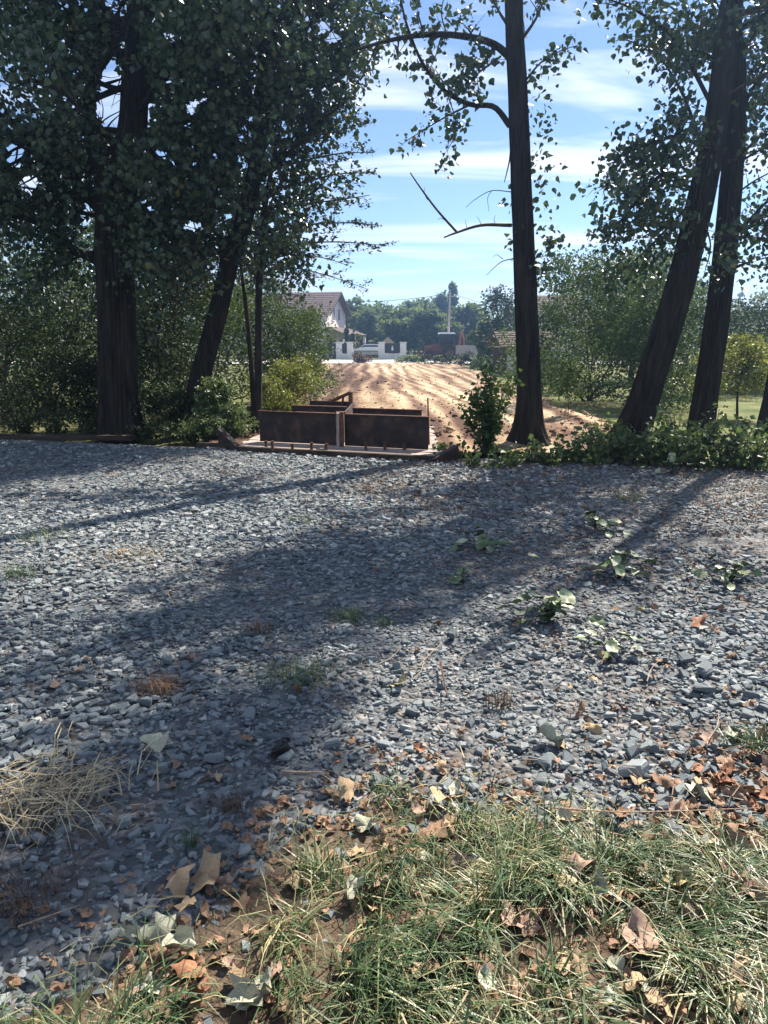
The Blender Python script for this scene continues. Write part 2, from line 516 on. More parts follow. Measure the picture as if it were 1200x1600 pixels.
def thin(pos, gaps):
    """keep open windows in a crown: (photo x, photo y, half width, half height, nearest depth, farthest depth)"""
    if not gaps:
        return pos
    q = pos - np.array([0, 0, CAMZ])
    d = q[:, 1] * CT - q[:, 2] * ST
    x = 600 + F * q[:, 0] / d
    y = 800 - F * (q[:, 1] * ST + q[:, 2] * CT) / d
    keep = np.ones(len(pos), bool)
    for gx, gy, gw, gh in gaps:
        r_ = ((x - gx) / gw) ** 2 + ((y - gy) / gh) ** 2 + .8 * (vnoise(pos[:, 0] * 5, pos[:, 2] * 5, 12) - .5)
        keep &= r_ > 1
    return pos[keep]


GAPS = [(172, 152, 20, 64), (215, 160, 22, 55), (205, 60, 14, 22), (128, 8, 12, 12), (300, 165, 12, 16), (292, 190, 8, 10), (250, 240, 12, 8), (268, 55, 16, 8), (25, 240, 18, 24), (45, 285, 16, 16), (232, 322, 10, 9), (300, 352, 14, 9), (140, 320, 6, 12), (262, 380, 10, 8),
        (340, 40, 8, 10), (60, 130, 9, 7), (95, 60, 8, 8), (70, 100, 7, 6), (190, 38, 8, 10), (262, 130, 8, 9), (505, 40, 12, 14), (520, 60, 14, 14), (480, 30, 8, 10)]


_g = np.random.default_rng(33)
GAPS += [(_g.uniform(0, 545), _g.uniform(0, 430) , _g.uniform(3, 8), _g.uniform(4, 9)) for _ in range(120)]


def make_tree(name, label, trunk, radii, limbs, leafmat_, tpl, size, per_m, spread, seed, step=.3, sub=.7, crown=(), crown_size=None,
              group=None, hang=.5, flat=0.0, zsq=1.0, shoots=None, cat='tree', sides=22, droop=.15, gaps=None):
    """limbs: list of dict(pts, r, leaf=True) ; crown: list of (centre, radii, n) out of view high above, placed for the shade they cast"""
    rs = np.random.default_rng(seed)
    base = np.array([trunk[0][0], trunk[0][1], 0.0])
    t = thing(name, label, cat, base, group)
    P = spline(trunk, max(20, int(np.sum(np.linalg.norm(np.diff(trunk, axis=0), axis=1)) / .16)))
    ra = np.interp(np.linspace(0, 1, len(P)), np.linspace(0, 1, len(radii)), radii)
    tb = Buf().tube(P, ra, sides * 2 if sides > 15 else sides, rough=.075, seed=seed, flare=.8)
    tb.build('trunk', M['bark'], t, smooth=False, loc=base)
    st = []
    for lb in limbs:
        w = Buf()
        q = spline(lb['pts'], max(10, 4 * len(lb['pts'])))
        rr = np.linspace(lb['r'], lb['r'] * lb.get('taper', .25), len(q))
        w.tube(q, rr, 8 if lb['r'] > .03 else 6, rough=.03, seed=seed)
        if lb.get('leaf', 1):
            twig_leaves(rs, w, st, q, lb['r'], step / lb.get('leaf', 1), lb.get('sub', sub), per_m, spread, zsq, lb.get('start', .25), droop=droop)
        w.build('branch', M['bark'] if lb['r'] > .03 else M['twig'], t, smooth=True, loc=base)
    fb = Buf()
    if shoots:
        for (pt, rad_, nn) in shoots:
            st.append(np.asarray(pt) + rs.normal(0, 1, (nn, 3)) * np.asarray(rad_))
    if st:
        put_leaves(fb, clear_front(thin(np.concatenate(st), gaps), P, .30, .8, rs), size, tpl, hang, flat, rs=rs)
    if crown:
        put_leaves(fb, blobs(rs, crown), crown_size or size * 1.5, LEAF_WIDE, hang, flat, rs=rs)
    if fb.n:
        tag(fb.build('foliage', leafmat_, t, loc=base), kind='stuff')
    return t


def clear_front(pos, P, w, frac, rs):
    """fewer leaves hanging right in front of the trunk"""
    i = np.clip(np.searchsorted(P[:, 2], pos[:, 2]), 0, len(P) - 1)
    hit = (abs(pos[:, 0] - P[i, 0]) < w) & (pos[:, 1] < P[i, 1]) & (rs.uniform(size=len(pos)) < frac)
    return pos[~hit]


def auto_limbs(rs, trunk, n, zlo, zhi, Llo, Lhi, r, az=(0, 2 * math.pi), el=(.1, .8), droop=.2, leaf=1.0, sub=None):
    """limbs growing from a trunk at random heights"""
    P = spline(trunk, 60)
    out = []
    for i in range(n):
        z = zlo + (zhi - zlo) * (i + rs.uniform(0, 1)) / n
        p = P[np.argmin(abs(P[:, 2] - z))]
        a, e = rs.uniform(*az), rs.uniform(*el)
        L = rs.uniform(Llo, Lhi)
        d = dict(pts=grow(rs, p, [math.cos(a) * math.cos(e), math.sin(a) * math.cos(e), math.sin(e)], L, 6, .4, droop), r=r * rs.uniform(.6, 1.1), leaf=leaf)
        if sub:
            d['sub'] = sub
        out.append(d)
    return out


def make_bush(name, label, base, blob_list, mat_, size, seed, tpl=LEAF_OVAL, cat='bush', group=None, stems=6, stem_r=.02, hang=.2, flat=.2, trunk=None, clump=.28, stem_mat=None):
    """multi-stemmed shrub or a far tree: stems/trunk + clumpy foliage; blobs are relative to base"""
    rs = np.random.default_rng(seed)
    base = np.asarray(base, float)
    t = thing(name, label, cat, base, group)
    bl = [(np.asarray(c, float), r_, n_) for c, r_, n_ in blob_list]
    if trunk:
        h, r_ = trunk
        Buf().tube(spline([[0, 0, -.05], [rs.normal(0, .03) * h, 0, h * .5], [rs.normal(0, .05) * h, 0, h]], 9), np.linspace(r_, r_ * .5, 9), 8, rough=.04, seed=seed).build('trunk', M['bark'], t)
    sb = Buf()
    z0 = trunk[0] * .85 if trunk else 0
    for i in range(stems):
        c, r_, n_ = bl[i % len(bl)]
        tip = c + rs.normal(0, .5, 3) * np.asarray(r_)
        tip[2] = max(tip[2], z0 + .2)
        s0 = np.array([rs.normal(0, .12), rs.normal(0, .12), z0]) if not trunk else np.array([0, 0, z0])
        q = spline([s0, s0 * .5 + tip * .5 + rs.normal(0, .08, 3) * np.linalg.norm(tip), tip], 9)
        sb.tube(q, np.linspace(stem_r, stem_r * .3, 9), 5, cap=False)
    if stems:
        sb.build('stem' if not trunk else 'branch', stem_mat or M['twig'], t, smooth=True)
    fb = Buf()
    pos = blobs(rs, bl, clump=clump)
    pos = pos[pos[:, 2] > .01]
    if base[0] < -3.5:
        pos = thin(pos + base, GAPS) - base
    put_leaves(fb, pos, size, tpl, hang, flat, rs=rs)
    tag(fb.build('foliage', mat_, t), kind='stuff')
    return t


def grid(name, X0, X1, Y0, Y1, nx, ny, zf, mat_, tf=None, ypow=1.0, kind='structure', edge=None):
    u = np.linspace(0, 1, nx); v = np.linspace(0, 1, ny) ** ypow
    V, U = np.meshgrid(v, u, indexing='ij')
    Y = Y0 + (Y1 - Y0) * V
    if edge:
        xa, xb = edge(Y)
        X = xa + (xb - xa) * U
    else:
        X = X0 + (X1 - X0) * U
    Z = zf(X, Y)
    t = tf(X, Y) if tf else np.full(X.shape, .5)
    i, j = np.meshgrid(np.arange(ny - 1), np.arange(nx - 1), indexing='ij')
    q = np.stack([i * nx + j, i * nx + j + 1, (i + 1) * nx + j + 1, (i + 1) * nx + j], -1).reshape(-1, 4)
    o = Buf().add(np.stack([X, Y, Z], -1), [q], t.ravel()).build(name, mat_, smooth=True)
    return tag(o, kind=kind)


# ------------------------------------------------------------------ ground
def edge_y(x):          # far edge of the gravel (runs slightly towards us on the right)
    return 10.55 - .272 * np.asarray(x)


grid('ground', -250, 250, -50, 250, 30, 30, lambda x, y: np.full(x.shape, -.12), M['under'])


def field_edge(Y):
    return (-3.2 - .035 * (Y - 13) + .35 * np.sin(Y * .7), 4.2 + .035 * (Y - 13) + .3 * np.sin(Y * .9 + 1))


def track_u(x, y):
    return x - .0016 * (y - 30) ** 2 * np.sign(30 - y) * .6 + .12 * np.sin(y * .21)


def field_z(x, y):
    u = track_u(x, y)
    z = .09 * fbm(x * .5, y * .35, 3) + .06 * fbm(x * 2.2, y * 1.6, 8) + .022 * np.sin(u * 4.4 + 9 * fbm(x * .35, y * .09, 5)) + .03 * fbm(x * 5, y * 4, 18)
    far = np.clip((y - 13) / 4, 0, 1)
    return .02 - .05 * np.clip((12.6 - y) / 1.2, 0, 1) + z * (.4 + .6 * far) + .10 * np.exp(-((x - 4.0) / .5) ** 2) * np.exp(-((y - 16) / 5) ** 2)


def field_t(x, y):
    u = track_u(x, y)
    st = .5 + .5 * np.sin(u * 8.5 + 16 * fbm(x * .35, y * .07, 5)) * np.clip(.3 + 1.6 * vnoise(x * .5, y * .11, 15), 0, 1)
    dark = np.exp(-(((x + .2) / 1.5) ** 2 + ((y - 33) / 7) ** 2)) * .35 + np.exp(-(((x + 2.4) / 1.1) ** 2)) * .30 + np.exp(-(((y - 14) / 2.2) ** 2)) * .25
    w_ = x * .9 - 1.6 * np.sin(y * .085 + .6) - .03 * y
    st2 = (.5 + .5 * np.sin(w_ * 15 + 9 * fbm(x * .3, y * .06, 27))) * np.exp(-((w_ - .6) / 1.5) ** 2)
    return np.clip(.24 + .42 * st + .42 * st2 + .45 * fbm(x * .8, y * .09, 21) + .55 * fbm(x * 2.6, y * .45, 31) - dark, 0, 1)


grid('dirt_field', 0, 0, 11.2, 60, 90, 220, field_z, M['dirt'], field_t, 1.5, edge=field_edge)
grid('lawn', 3.5, 26, 10.0, 48, 40, 60, lambda x, y: -.05 + .06 * fbm(x * .4, y * .4, 40), M['lawn'])
grid('road', -60, 60, 60, 74, 12, 4, lambda x, y: np.full(x.shape, -.03), M['road'])

# gravel yard sheet
grid('gravel_yard', 0, 0, -3, 14, 60, 60, lambda x, y: .012 * fbm(x * 1.3, y * 1.3, 50), M['gravelbed'],
     edge=lambda Y: (np.full(Y.shape, -13.0), np.minimum(12.0, (10.75 - Y) / .272 + .0 * Y)))
gravel_yard = bpy.data.objects['gravel_yard']

# verge of the foreground: boundary in photo pixels -> ground
VB = np.array([G(x, y) for x, y in ((-200, 1640), (0, 1590), (150, 1530), (300, 1440), (400, 1350), (470, 1285), (600, 1235), (800, 1265), (1000, 1300), (1200, 1300), (1500, 1290))])


def verge_y(x):
    return np.interp(x, VB[:, 0], VB[:, 1])


grid('grass_verge', -3, 4, .2, 0, 50, 30, lambda x, y: .016 + .012 * fbm(x * 3, y * 3, 60), M['soil'])
gv = bpy.data.objects['grass_verge']
co = np.array([v.co[:] for v in gv.data.vertices]).reshape(30, 50, 3)
for i in range(30):
    co[i, :, 1] = -1.2 + (verge_y(co[i, :, 0]) + .03 + 1.2) * i / 29
    co[i, :, 2] *= 1.0 if i < 28 else (29 - i) * .5
    if i == 29:
        co[i, :, 2] = -.01
gv.data.vertices.foreach_set('co', co.ravel())
gv.data.update()

# ------------------------------------------------------------------ stones
def stone_tpl(rs, bevel=True):
    k = rs.integers(5, 8)
    a = np.sort(rs.uniform(0, 2 * math.pi, k) * .35 + np.arange(k) * 2 * math.pi / k)
    r_ = rs.uniform(.36, .62, k)
    ax = rs.uniform(.62, 1.0)
    ring = np.stack([np.cos(a) * r_, np.sin(a) * r_ * ax], 1)
    th = rs.uniform(.17, .42) if bevel else rs.uniform(.10, .30)
    sl = rs.normal(0, .10, 2)
    vs, fs = [], []
    vs.append(np.c_[ring * 1.0, np.full(k, -th * .5)])
    vs.append(np.c_[ring * rs.uniform(.93, 1.08, (k, 1)), th * .18 + ring @ sl])
    s2 = .80 if bevel else .9
    vs.append(np.c_[ring * s2 + rs.normal(0, .035, (k, 2)), th * .5 + ring @ sl + rs.normal(0, .02, k)])
    for q in range(2):
        for j in range(k):
            fs.append([q * k + j, q * k + (j + 1) % k, (q + 1) * k + (j + 1) % k, (q + 1) * k + j])
    if not bevel:
        return np.concatenate([vs[0], vs[2]]), [np.array(fs[:k]), np.arange(k, 2 * k)[None]]
    return np.concatenate(vs), [np.array(fs), np.arange(2 * k, 3 * k)[None]]


rs = np.random.default_rng(5)
TPL = [stone_tpl(rs, True) for _ in range(16)]
TPS = [stone_tpl(rs, False) for _ in range(24)]


def rot_tilt(rs, n, tilt):
    a = rs.uniform(0, 2 * math.pi, n)
    nz = np.stack([rs.normal(0, tilt, n), rs.normal(0, tilt, n), np.ones(n)], 1)
    nz = unit(nz)
    d = np.stack([np.cos(a), np.sin(a), np.zeros(n)], 1)
    return frames(d, nz) if False else _fr(d, nz)


def _fr(d, nz):
    x = unit(d - (d * nz).sum(1, keepdims=True) * nz)
    y = np.cross(nz, x)
    return np.stack([x, y, nz], -1)


def scatter(rs, n, y0, y1, size, sg):
    y = np.sqrt(rs.uniform(0, 1, n) * (y1 ** 2 - y0 ** 2) + y0 ** 2)
    hw = .58 * y + 1.1
    x = rs.uniform(-1, 1, n) * hw
    s = size * np.exp(rs.normal(0, sg, n))
    fine = np.clip(fbm(x * .45 + 3, y * .45, 77) * 2.2, -.35, .35)       # patches of finer chips
    s = np.minimum(s * (1 - fine), size * 2.5)
    return x, y, s


gst = Buf()
big = []
for (n_, y0, y1, sz, sg, tilt) in ((23000, 1.05, 4.2, .030, .52, .18), (32000, 4.2, 7.6, .031, .50, .18), (34000, 7.6, 13.0, .039, .48, .20)):
    x, y, s = scatter(rs, n_, y0, y1, sz, sg)
    ok = (y < edge_y(x) + .12 + .25 * fbm(x * 1.2, y, 4)) & (y > verge_y(x) - .12 - rs.uniform(0, .9, n_) ** 3)
    x, y, s = x[ok], y[ok], s[ok]
    bare = fbm(x * .6 + 4, y * .6, 120) + .5 * fbm(x * 2.2, y * 2.2, 121) + .13 * np.clip(x - .3, -1, 1) * (y < 6) - .05
    ok = bare < rs.uniform(.06, .42, len(x))          # thin patches where dirt shows between the stones
    x, y, s = x[ok], y[ok], s[ok]
    z = .004 + rs.uniform(-.15, .40, len(x)) * s * .45
    tn = np.clip(rs.normal(.45, .26, len(x)) + .25 * fbm(x * .5, y * .5, 90), .02, .98)
    Mx = rot_tilt(rs, len(x), tilt) * s[:, None, None]
    which = rs.integers(0, len(TPL), len(x))
    app = s / np.sqrt(y * y + 2.5)                 # rough size in the picture
    vis = (abs(x) < .50 * (y * CT + .36))
    if y0 < 4:
        order = np.argsort(-(app * vis))
        sel = order[:300]
        big = [(x[i], y[i], z[i], s[i], which[i], Mx[i] / s[i]) for i in sel]
        keep = np.ones(len(x), bool); keep[sel] = False
        x, y, z, tn, Mx, which = x[keep], y[keep], z[keep], tn[keep], Mx[keep], which[keep]
    tp_ = TPL if y0 < 4 else TPS
    for k in range(16):
        q = which == k
        gst.inst(tp_[k][0], tp_[k][1], np.stack([x[q], y[q], z[q]], 1), Mx[q], tn[q])
tag(gst.build('loose_gravel', M['stone'], gravel_yard), kind='stuff')
from mathutils import Matrix
smesh = []
for k, (tv, tf) in enumerate(TPL):
    o = Buf().add(tv, tf, .25 + .5 * (k / 15.0)).build('stone', M['stone'], gravel_yard)
    smesh.append(o.data)
    bpy.data.objects.remove(o)
for (x, y, z, s, k, mm) in big:
    o = bpy.data.objects.new('stone', smesh[k])
    C.objects.link(o)
    o.parent = gravel_yard
    mt = Matrix([list(mm[i] * s) + [v] for i, v in zip(range(3), (x, y, z + .006))] + [[0, 0, 0, 1]])
    o.matrix_local = mt

# ------------------------------------------------------------------ steel frame on its plank deck
ex = unit(np.array([1, -.36, 0])); ey = unit(np.array([.03, 1, 0]))     # along / across the structure
A0 = G(406.5, 696)                       # near left foot of the front plate
deckz = .06


def P3(u, v, z):
    return A0 + ex * u * 1.035 + ey * v + np.array([0, 0, z])


def slab(b, u0, u1, v0, v1, z0, z1, tint=.5):
    b.hexa([P3(u0, v0, z0), P3(u1, v0, z0), P3(u1, v1, z0), P3(u0, v1, z0), P3(u0, v0, z1), P3(u1, v0, z1), P3(u1, v1, z1), P3(u0, v1, z1)], tint)
    return b


A0[2] = 0
deck = thing('plank_deck', 'low weathered plank deck under the dark steel boxes at the gravel edge', 'deck', (0, 0, 0))
rs = np.random.default_rng(9)
v = -.62
i = 0
while v < 3.2:
    w = .19
    slab(Buf(), -.22 + rs.normal(0, .025), 2.86 + rs.normal(0, .025), v, v + w, .01 + rs.uniform(0, .006), deckz + rs.uniform(-.006, .006), rs.uniform(.1, .9)).build('plank', M['plank'], deck)
    v += w + .012
slab(Buf(), -.20, 2.84, -.74, -.632, -.1, deckz + .015).build('edge_beam', M['oldwood'], deck)
frame = thing('steel_box', 'open dark steel box of upright plates in two bays standing on the plank deck', 'steel frame', (0, 0, 0))
H = .54
z0 = deckz + .008
slab(Buf(), 0, 1.27, 0, .025, z0, H).build('plate', M['steel'], frame)
slab(Buf(), 1.42, 2.70, -.03, -.005, z0, H).build('plate', M['steel'], frame)
slab(Buf(), .36, 1.34, 1.20, 1.225, z0, H).build('plate', M['steel'], frame)
slab(Buf(), 1.46, 2.62, 1.16, 1.185, z0, H - .01).build('plate', M['steel'], frame)
slab(Buf(), .52, 1.32, 2.45, 2.475, z0, H).build('plate', M['steel'], frame)
for (u0, u1, v0, z1) in ((0, 1.27, 0, H), (1.42, 2.70, -.03, H), (.36, 1.34, 1.20, H), (1.46, 2.62, 1.16, H - .01)):
    slab(Buf(), u0 - .01, u1 + .01, v0 - .03, v0 + .045, z1 + .001, z1 + .016).build('top_flange', M['rust'], frame)
slab(Buf(), 1.36, 1.385, -.10, 2.6, z0, H - .015).build('divider', M['steel'], frame)
slab(Buf(), 1.30, 1.345, -.16, -.04, z0, H + .03).build('post', M['plank'], frame)
slab(Buf(), 1.352, 1.415, -.18, -.105, z0, H + .05).build('post', M['rust'], frame)
slab(Buf(), 1.28, 1.44, -.02, .06, H + .018, H + .04).build('cap_plate', M['rust'], frame)
bb = Buf()
def bar(b, p, q, r_):
    b.tube([p, (np.asarray(p) + q) / 2, q], r_, 6)
    return b
bb = Buf()
bar(bb, P3(.95, 2.40, H), P3(1.33, 2.40, H + .17), .035)
bb.build('diagonal_brace', M['rust'], frame)
bar(Buf(), P3(1.33, 2.40, z0), P3(1.33, 2.40, H + .18), .04).build('upright', M['rust'], frame)
bar(Buf(), P3(1.17, 2.40, H - .05), P3(1.19, 2.40, H + .10), .02).build('brace_strut', M['rust'], frame)
bar(Buf(), P3(2.73, .55, z0), P3(2.70, .60, H + .24), .012).build('rod', M['rust'], frame)
for k, px in enumerate((416, 426, 457, 487, 510, 571.5, 601.5, 631.5, 649)):
    g = G(px, 704 if 420 < px < 640 else 699, deckz)
    h = rs.uniform(.07, .13)
    st_ = thing('steel_stub', ('leftmost', 'second', 'third', 'fourth', 'fifth', 'sixth', 'seventh', 'eighth', 'rightmost')[k] + ' rusty stub from the left in the row along the deck edge', 'stub', (g[0], g[1], deckz + .006), 'rusty stubs along the deck edge')
    Buf().tube([[0, 0, 0], [0, 0, h * .5], [rs.normal(0, .006), 0, h]], .022, 8).build('shaft', M['rust'], st_)
    Buf().tube([[0, 0, h], [0, 0, h + .016]], .028, 6).build('head', M['rust'], st_)
st_ = None
# props and scrap beside the deck
o = slab(Buf(), -.95, -.25, -.62, -.50, .02, .08).build('leaning_plank', M['oldwood'])
o.rotation_euler = (0, R(0), 0)
tag(o, 'short dark timber lying off the left end of the plank deck', 'timber')
w = Buf()
w.hexa([P3(2.74, -.84, .0), P3(3.10, -.55, .0), P3(3.05, -.46, .0), P3(2.69, -.75, .0), P3(2.74, -.84, .05), P3(3.10, -.55, .22), P3(3.05, -.46, .22), P3(2.69, -.75, .05)])
tag(w.build('steel_wedge', M['steel']), 'dark wedge of steel propped at the right end of the plank deck', 'steel scrap')
w = Buf()
w.hexa([P3(-.62, -.45, .0), P3(-.22, -.70, .0), P3(-.16, -.60, .0), P3(-.56, -.35, .0), P3(-.62, -.45, .30), P3(-.22, -.70, .04), P3(-.16, -.60, .04), P3(-.56, -.35, .30)])
tag(w.build('steel_wedge', M['steel']), 'dark sloping plate propped at the left end of the plank deck', 'steel scrap')
gb = G(418, 648)
tag(Buf().box((gb[0] - .12, 15.0, 0), (gb[0] + .12, 15.2, .34)).build('timber_block', M['oldwood']), 'dark upright timber block behind the left bay of the steel box', 'timber')
# kerb on the left
ka, kb = AT(-60, 690, 12.55), AT(205, 688, 12.35)
k_ = Buf()
d_ = unit(np.array([kb[0] - ka[0], kb[1] - ka[1], 0])); nn_ = np.array([-d_[1], d_[0], 0])
a3, b3 = np.array([ka[0], ka[1], 0]), np.array([kb[0], kb[1], 0])
zt = .075
k_.hexa([a3, b3, b3 + nn_ * .18, a3 + nn_ * .18] + [q + np.array([0, 0, zt]) for q in (a3, b3, b3 + nn_ * .18, a3 + nn_ * .18)])
tag(k_.build('kerb', M['oldwood']), kind='structure')

# ------------------------------------------------------------------ the near trees
up = lambda p, dx, dy, h: np.array([p[0] + dx, p[1] + dy, h])
PX = 1 / 96.0       # metres per photo pixel at 12 m

# central poplar
Yc = 12.2
tp = px_path([(824, 700), (827, 610), (822, 480), (816, 330), (809, 150), (803, 0)], Yc)
tp[0][2] = -.05
tp = np.vstack([tp, up(tp[-1], -.1, .1, 9.5), up(tp[-1], -.1, .3, 14)])
ra = [.215, .19, .175, .155, .138, .128, .10, .04]
L = []
def limb(pts, r_, leaf=1.0, dy=0.0, **k):
    return dict(pts=px_path(pts, Yc, Yc + dy), r=r_, leaf=leaf, **k)
L.append(limb([(800, 92), (765, 66), (700, 54), (640, 57), (590, 68), (550, 80)], .062, .75, -.6, start=.1, sub=.55))
L.append(limb([(797, 197), (772, 167), (735, 163), (695, 142), (660, 98), (636, 40), (622, -20)], .048, .55, -.3, start=.2, sub=.45))
L.append(limb([(738, 162), (705, 178), (670, 198), (632, 222)], .018, 1.6, -.4, start=.1, sub=.4))
L.append(limb([(700, 150), (712, 190), (706, 222), (690, 248)], .010, 1.4, .3, start=.3, sub=.3))
L.append(limb([(782, 88), (750, 112), (718, 138)], .020, 1.6, -.4, start=.1, sub=.45))
L.append(limb([(799, 352), (752, 352), (712, 364), (694, 371)], .030, 0, -.5, taper=.4))
L.append(limb([(714, 363), (682, 327), (656, 292), (641, 270)], .020, 0, -.6, taper=.4))
L.append(limb([(800, 195), (797, 245), (788, 285)], .020, 0, .2, taper=.3))
L.append(limb([(800, 300), (768, 298), (742, 312), (728, 324)], .008, 0, .3, taper=.4))
L.append(limb([(802, 404), (782, 410), (760, 430)], .010, 0, .2, taper=.4))
L.append(limb([(797, 45), (778, 15), (760, -25)], .030, .6, .2, start=.5))
L.append(limb([(815, 62), (838, 28), (858, -20)], .028, 1.6, -.2, start=.1, sub=.5))
for tw_ in ([(752, 352), (749, 344), (745, 338)], [(730, 357), (728, 350), (727, 344)], [(700, 348), (690, 341), (684, 343)], [(668, 312), (663, 302), (664, 292)], [(775, 352), (772, 343), (774, 336)],
            [(700, 54), (690, 42), (682, 24)], [(660, 55), (655, 40), (646, 30)], [(730, 58), (742, 42), (760, 20)], [(640, 57), (622, 84), (612, 96)], [(768, 298), (762, 310), (764, 330)], [(786, 405), (776, 398), (770, 402)], [(760, 60), (765, 84), (764, 104)]):
    L.append(limb(tw_, .006, 0, .15, taper=.4))
L.append(limb([(822, 125), (845, 98), (875, 80), (905, 70)], .018, 1.8, .2, start=.1, sub=.35))
L.append(limb([(700, 58), (690, 20), (700, -30)], .014, 1.5, .2, start=.1))
L.append(limb([(612, 62), (575, 35), (545, 0)], .016, 1.8, .3, start=.1, sub=.45))
L.append(limb([(690, 55), (672, 105), (640, 96)], .010, 1.0, -.2, start=.2, sub=.3))
sh = [(AT(838 + 10 * math.sin(k * 2.1), 150 + k * 27, Yc - .1), (.12, .14, .13), 34) for k in range(12)]
sh += [(AT(862, 385, Yc), (.10, .15, .15), 45), (AT(850, 430, Yc), (.12, .15, .10), 40), (AT(800, 380, Yc), (.04, .1, .12), 18), (AT(795, 310, Yc), (.05, .1, .12), 14)]
rs = np.random.default_rng(3)
cr = [(up(tp[5], -.1, .2, 13), (1.2, 1.2, 1.2), 900)]
make_tree('poplar_tree', 'tall lone poplar beside the earth strip, with a bare dead branch on its left', tp, ra, L, M['poplar'], LEAF_HEART, .092, 70, .07, 21,
          step=.26, sub=.5, crown=cr, crown_size=.13, shoots=sh, hang=.55)

# right leaning poplar
rs = np.random.default_rng(41)
Yr = 11.7
tp = px_path([(983, 712), (1000, 645), (1040, 520), (1068, 425), (1092, 325), (1112, 230), (1130, 110), (1142, 0)], Yr)
tp[0][2] = -.05
tp = np.vstack([tp, up(tp[-1], .6, .2, 9.5), up(tp[-1], 1.0, .4, 13.5)])
ra = [.24, .225, .21, .20, .185, .165, .15, .13, .10, .04]
def limbr(pts, r_, leaf=1.0, dy=0.0, **k):
    return dict(pts=px_path(pts, Yr, Yr + dy), r=r_, leaf=leaf, **k)
L = [limbr([(1085, 300), (1040, 272), (1000, 308), (965, 352), (945, 380)], .035, 2.2, -.5, start=.2, sub=.55),
     limbr([(1110, 235), (1060, 215), (1010, 225), (960, 250)], .035, 2.0, -.6, start=.2, sub=.5),
     limbr([(1105, 250), (1068, 150), (1030, 86), (1000, 40)], .030, 1.2, .5, start=.25, sub=.5),
     limbr([(1120, 180), (1060, 70), (1000, 20), (940, -5)], .035, 1.5, -.4, start=.3, sub=.45),
     limbr([(1095, 300), (1040, 360), (1000, 400), (950, 440)], .028, 2.2, .5, start=.2, sub=.6),
     limbr([(1080, 370), (1030, 330), (985, 300), (940, 290)], .028, 2.0, .8, start=.3, sub=.5),
     limbr([(1090, 330), (1110, 380), (1100, 430)], .02, 1.3, -.6, start=.2, sub=.6)]
L += auto_limbs(rs, tp, 3, 5.6, 6.8, 1.0, 1.6, .045, el=(.1, .7)) + auto_limbs(rs, tp, 5, 2.7, 5.2, .9, 1.5, .03, el=(-.1, .6), leaf=.7)
cr = [(up(tp[7], .1, -.1, 8.4), (1.1, 1.0, .9), 1700), (up(tp[7], .3, .1, 9.9), (1.0, 1.0, .7), 1500), (up(tp[7], 1.25, -.45, 12.0), (.55, .55, .75), 1300)]  # unseen leaf clumps, spaced so their shadows make the dark bands on the gravel
make_tree('poplar_tree', 'dark thick poplar leaning right out of the weeds, left one of the right-hand pair', tp, ra, L, M['poplar'], LEAF_HEART, .090, 85, .12, 22, step=.17, sub=.62, crown=cr, crown_size=.14, hang=.5)
# short dead stump beside it
sp0 = AT(1003, 715, 11.35); sp0[2] = 0
tag(Buf().tube([[sp0[0], sp0[1], -.05], [sp0[0] + .01, sp0[1], .35], [sp0[0] + .01, sp0[1], .66]], [.10, .075, .07], 12, rough=.06, seed=4).build('tree_stump', M['bark']),
    'dark broken stump at the foot of the leaning poplar', 'stump')

# right straight poplar
rs = np.random.default_rng(42)
Yr = 12.3
tp = px_path([(1090, 706), (1102, 620), (1120, 500), (1132, 400), (1142, 290), (1150, 190), (1151, 90), (1149, 0)], Yr)
tp[0][2] = -.05
tp = np.vstack([tp, up(tp[-1], .2, .2, 9.5), up(tp[-1], .3, .4, 13.5)])
ra = [.20, .19, .18, .17, .16, .13, .12, .11, .09, .04]
L = [limbr([(1135, 380), (1170, 345), (1205, 310), (1250, 290)], .04, 1.4, .3, start=.1, sub=.6),
     limbr([(1148, 200), (1180, 130), (1220, 60)], .035, 1.6, .3, start=.1, sub=.6),
     limbr([(1145, 260), (1185, 215), (1230, 190)], .03, 1.6, -.4, start=.1, sub=.6),
     limbr([(1125, 440), (1150, 410), (1185, 420)], .02, 1.4, -.3, start=.1, sub=.45),
     limbr([(1150, 120), (1110, 60), (1060, 20), (1020, -10)], .03, 1.5, .3, start=.2, sub=.6),
     limbr([(1148, 170), (1120, 240), (1090, 260)], .02, 1.6, .4, start=.2, sub=.5),
     limbr([(1150, 100), (1190, 40), (1240, 0)], .03, 2.0, -.5, start=.1, sub=.6),
     limbr([(1150, 60), (1130, 20), (1100, -20)], .03, 1.6, -.5, start=.1, sub=.6)]
L += auto_limbs(rs, tp, 4, 5.3, 6.8, 1.0, 1.8, .045, el=(.1, .7)) + auto_limbs(rs, tp, 5, 2.5, 5.0, .9, 1.6, .03, az=(-1.2, 1.2), el=(-.1, .6), leaf=.8)
cr = [(up(tp[7], .5, .4, 9.4), (1.2, 1.2, 1.2), 800), (up(tp[7], .5, .4, 12.0), (1.2, 1.2, 1.1), 700)]
make_tree('poplar_tree', 'dark straight poplar in the weeds, right one of the right-hand pair', tp, ra, L, M['poplar'], LEAF_HEART, .090, 82, .13, 23, step=.17, sub=.62, crown=cr, crown_size=.14, hang=.5)
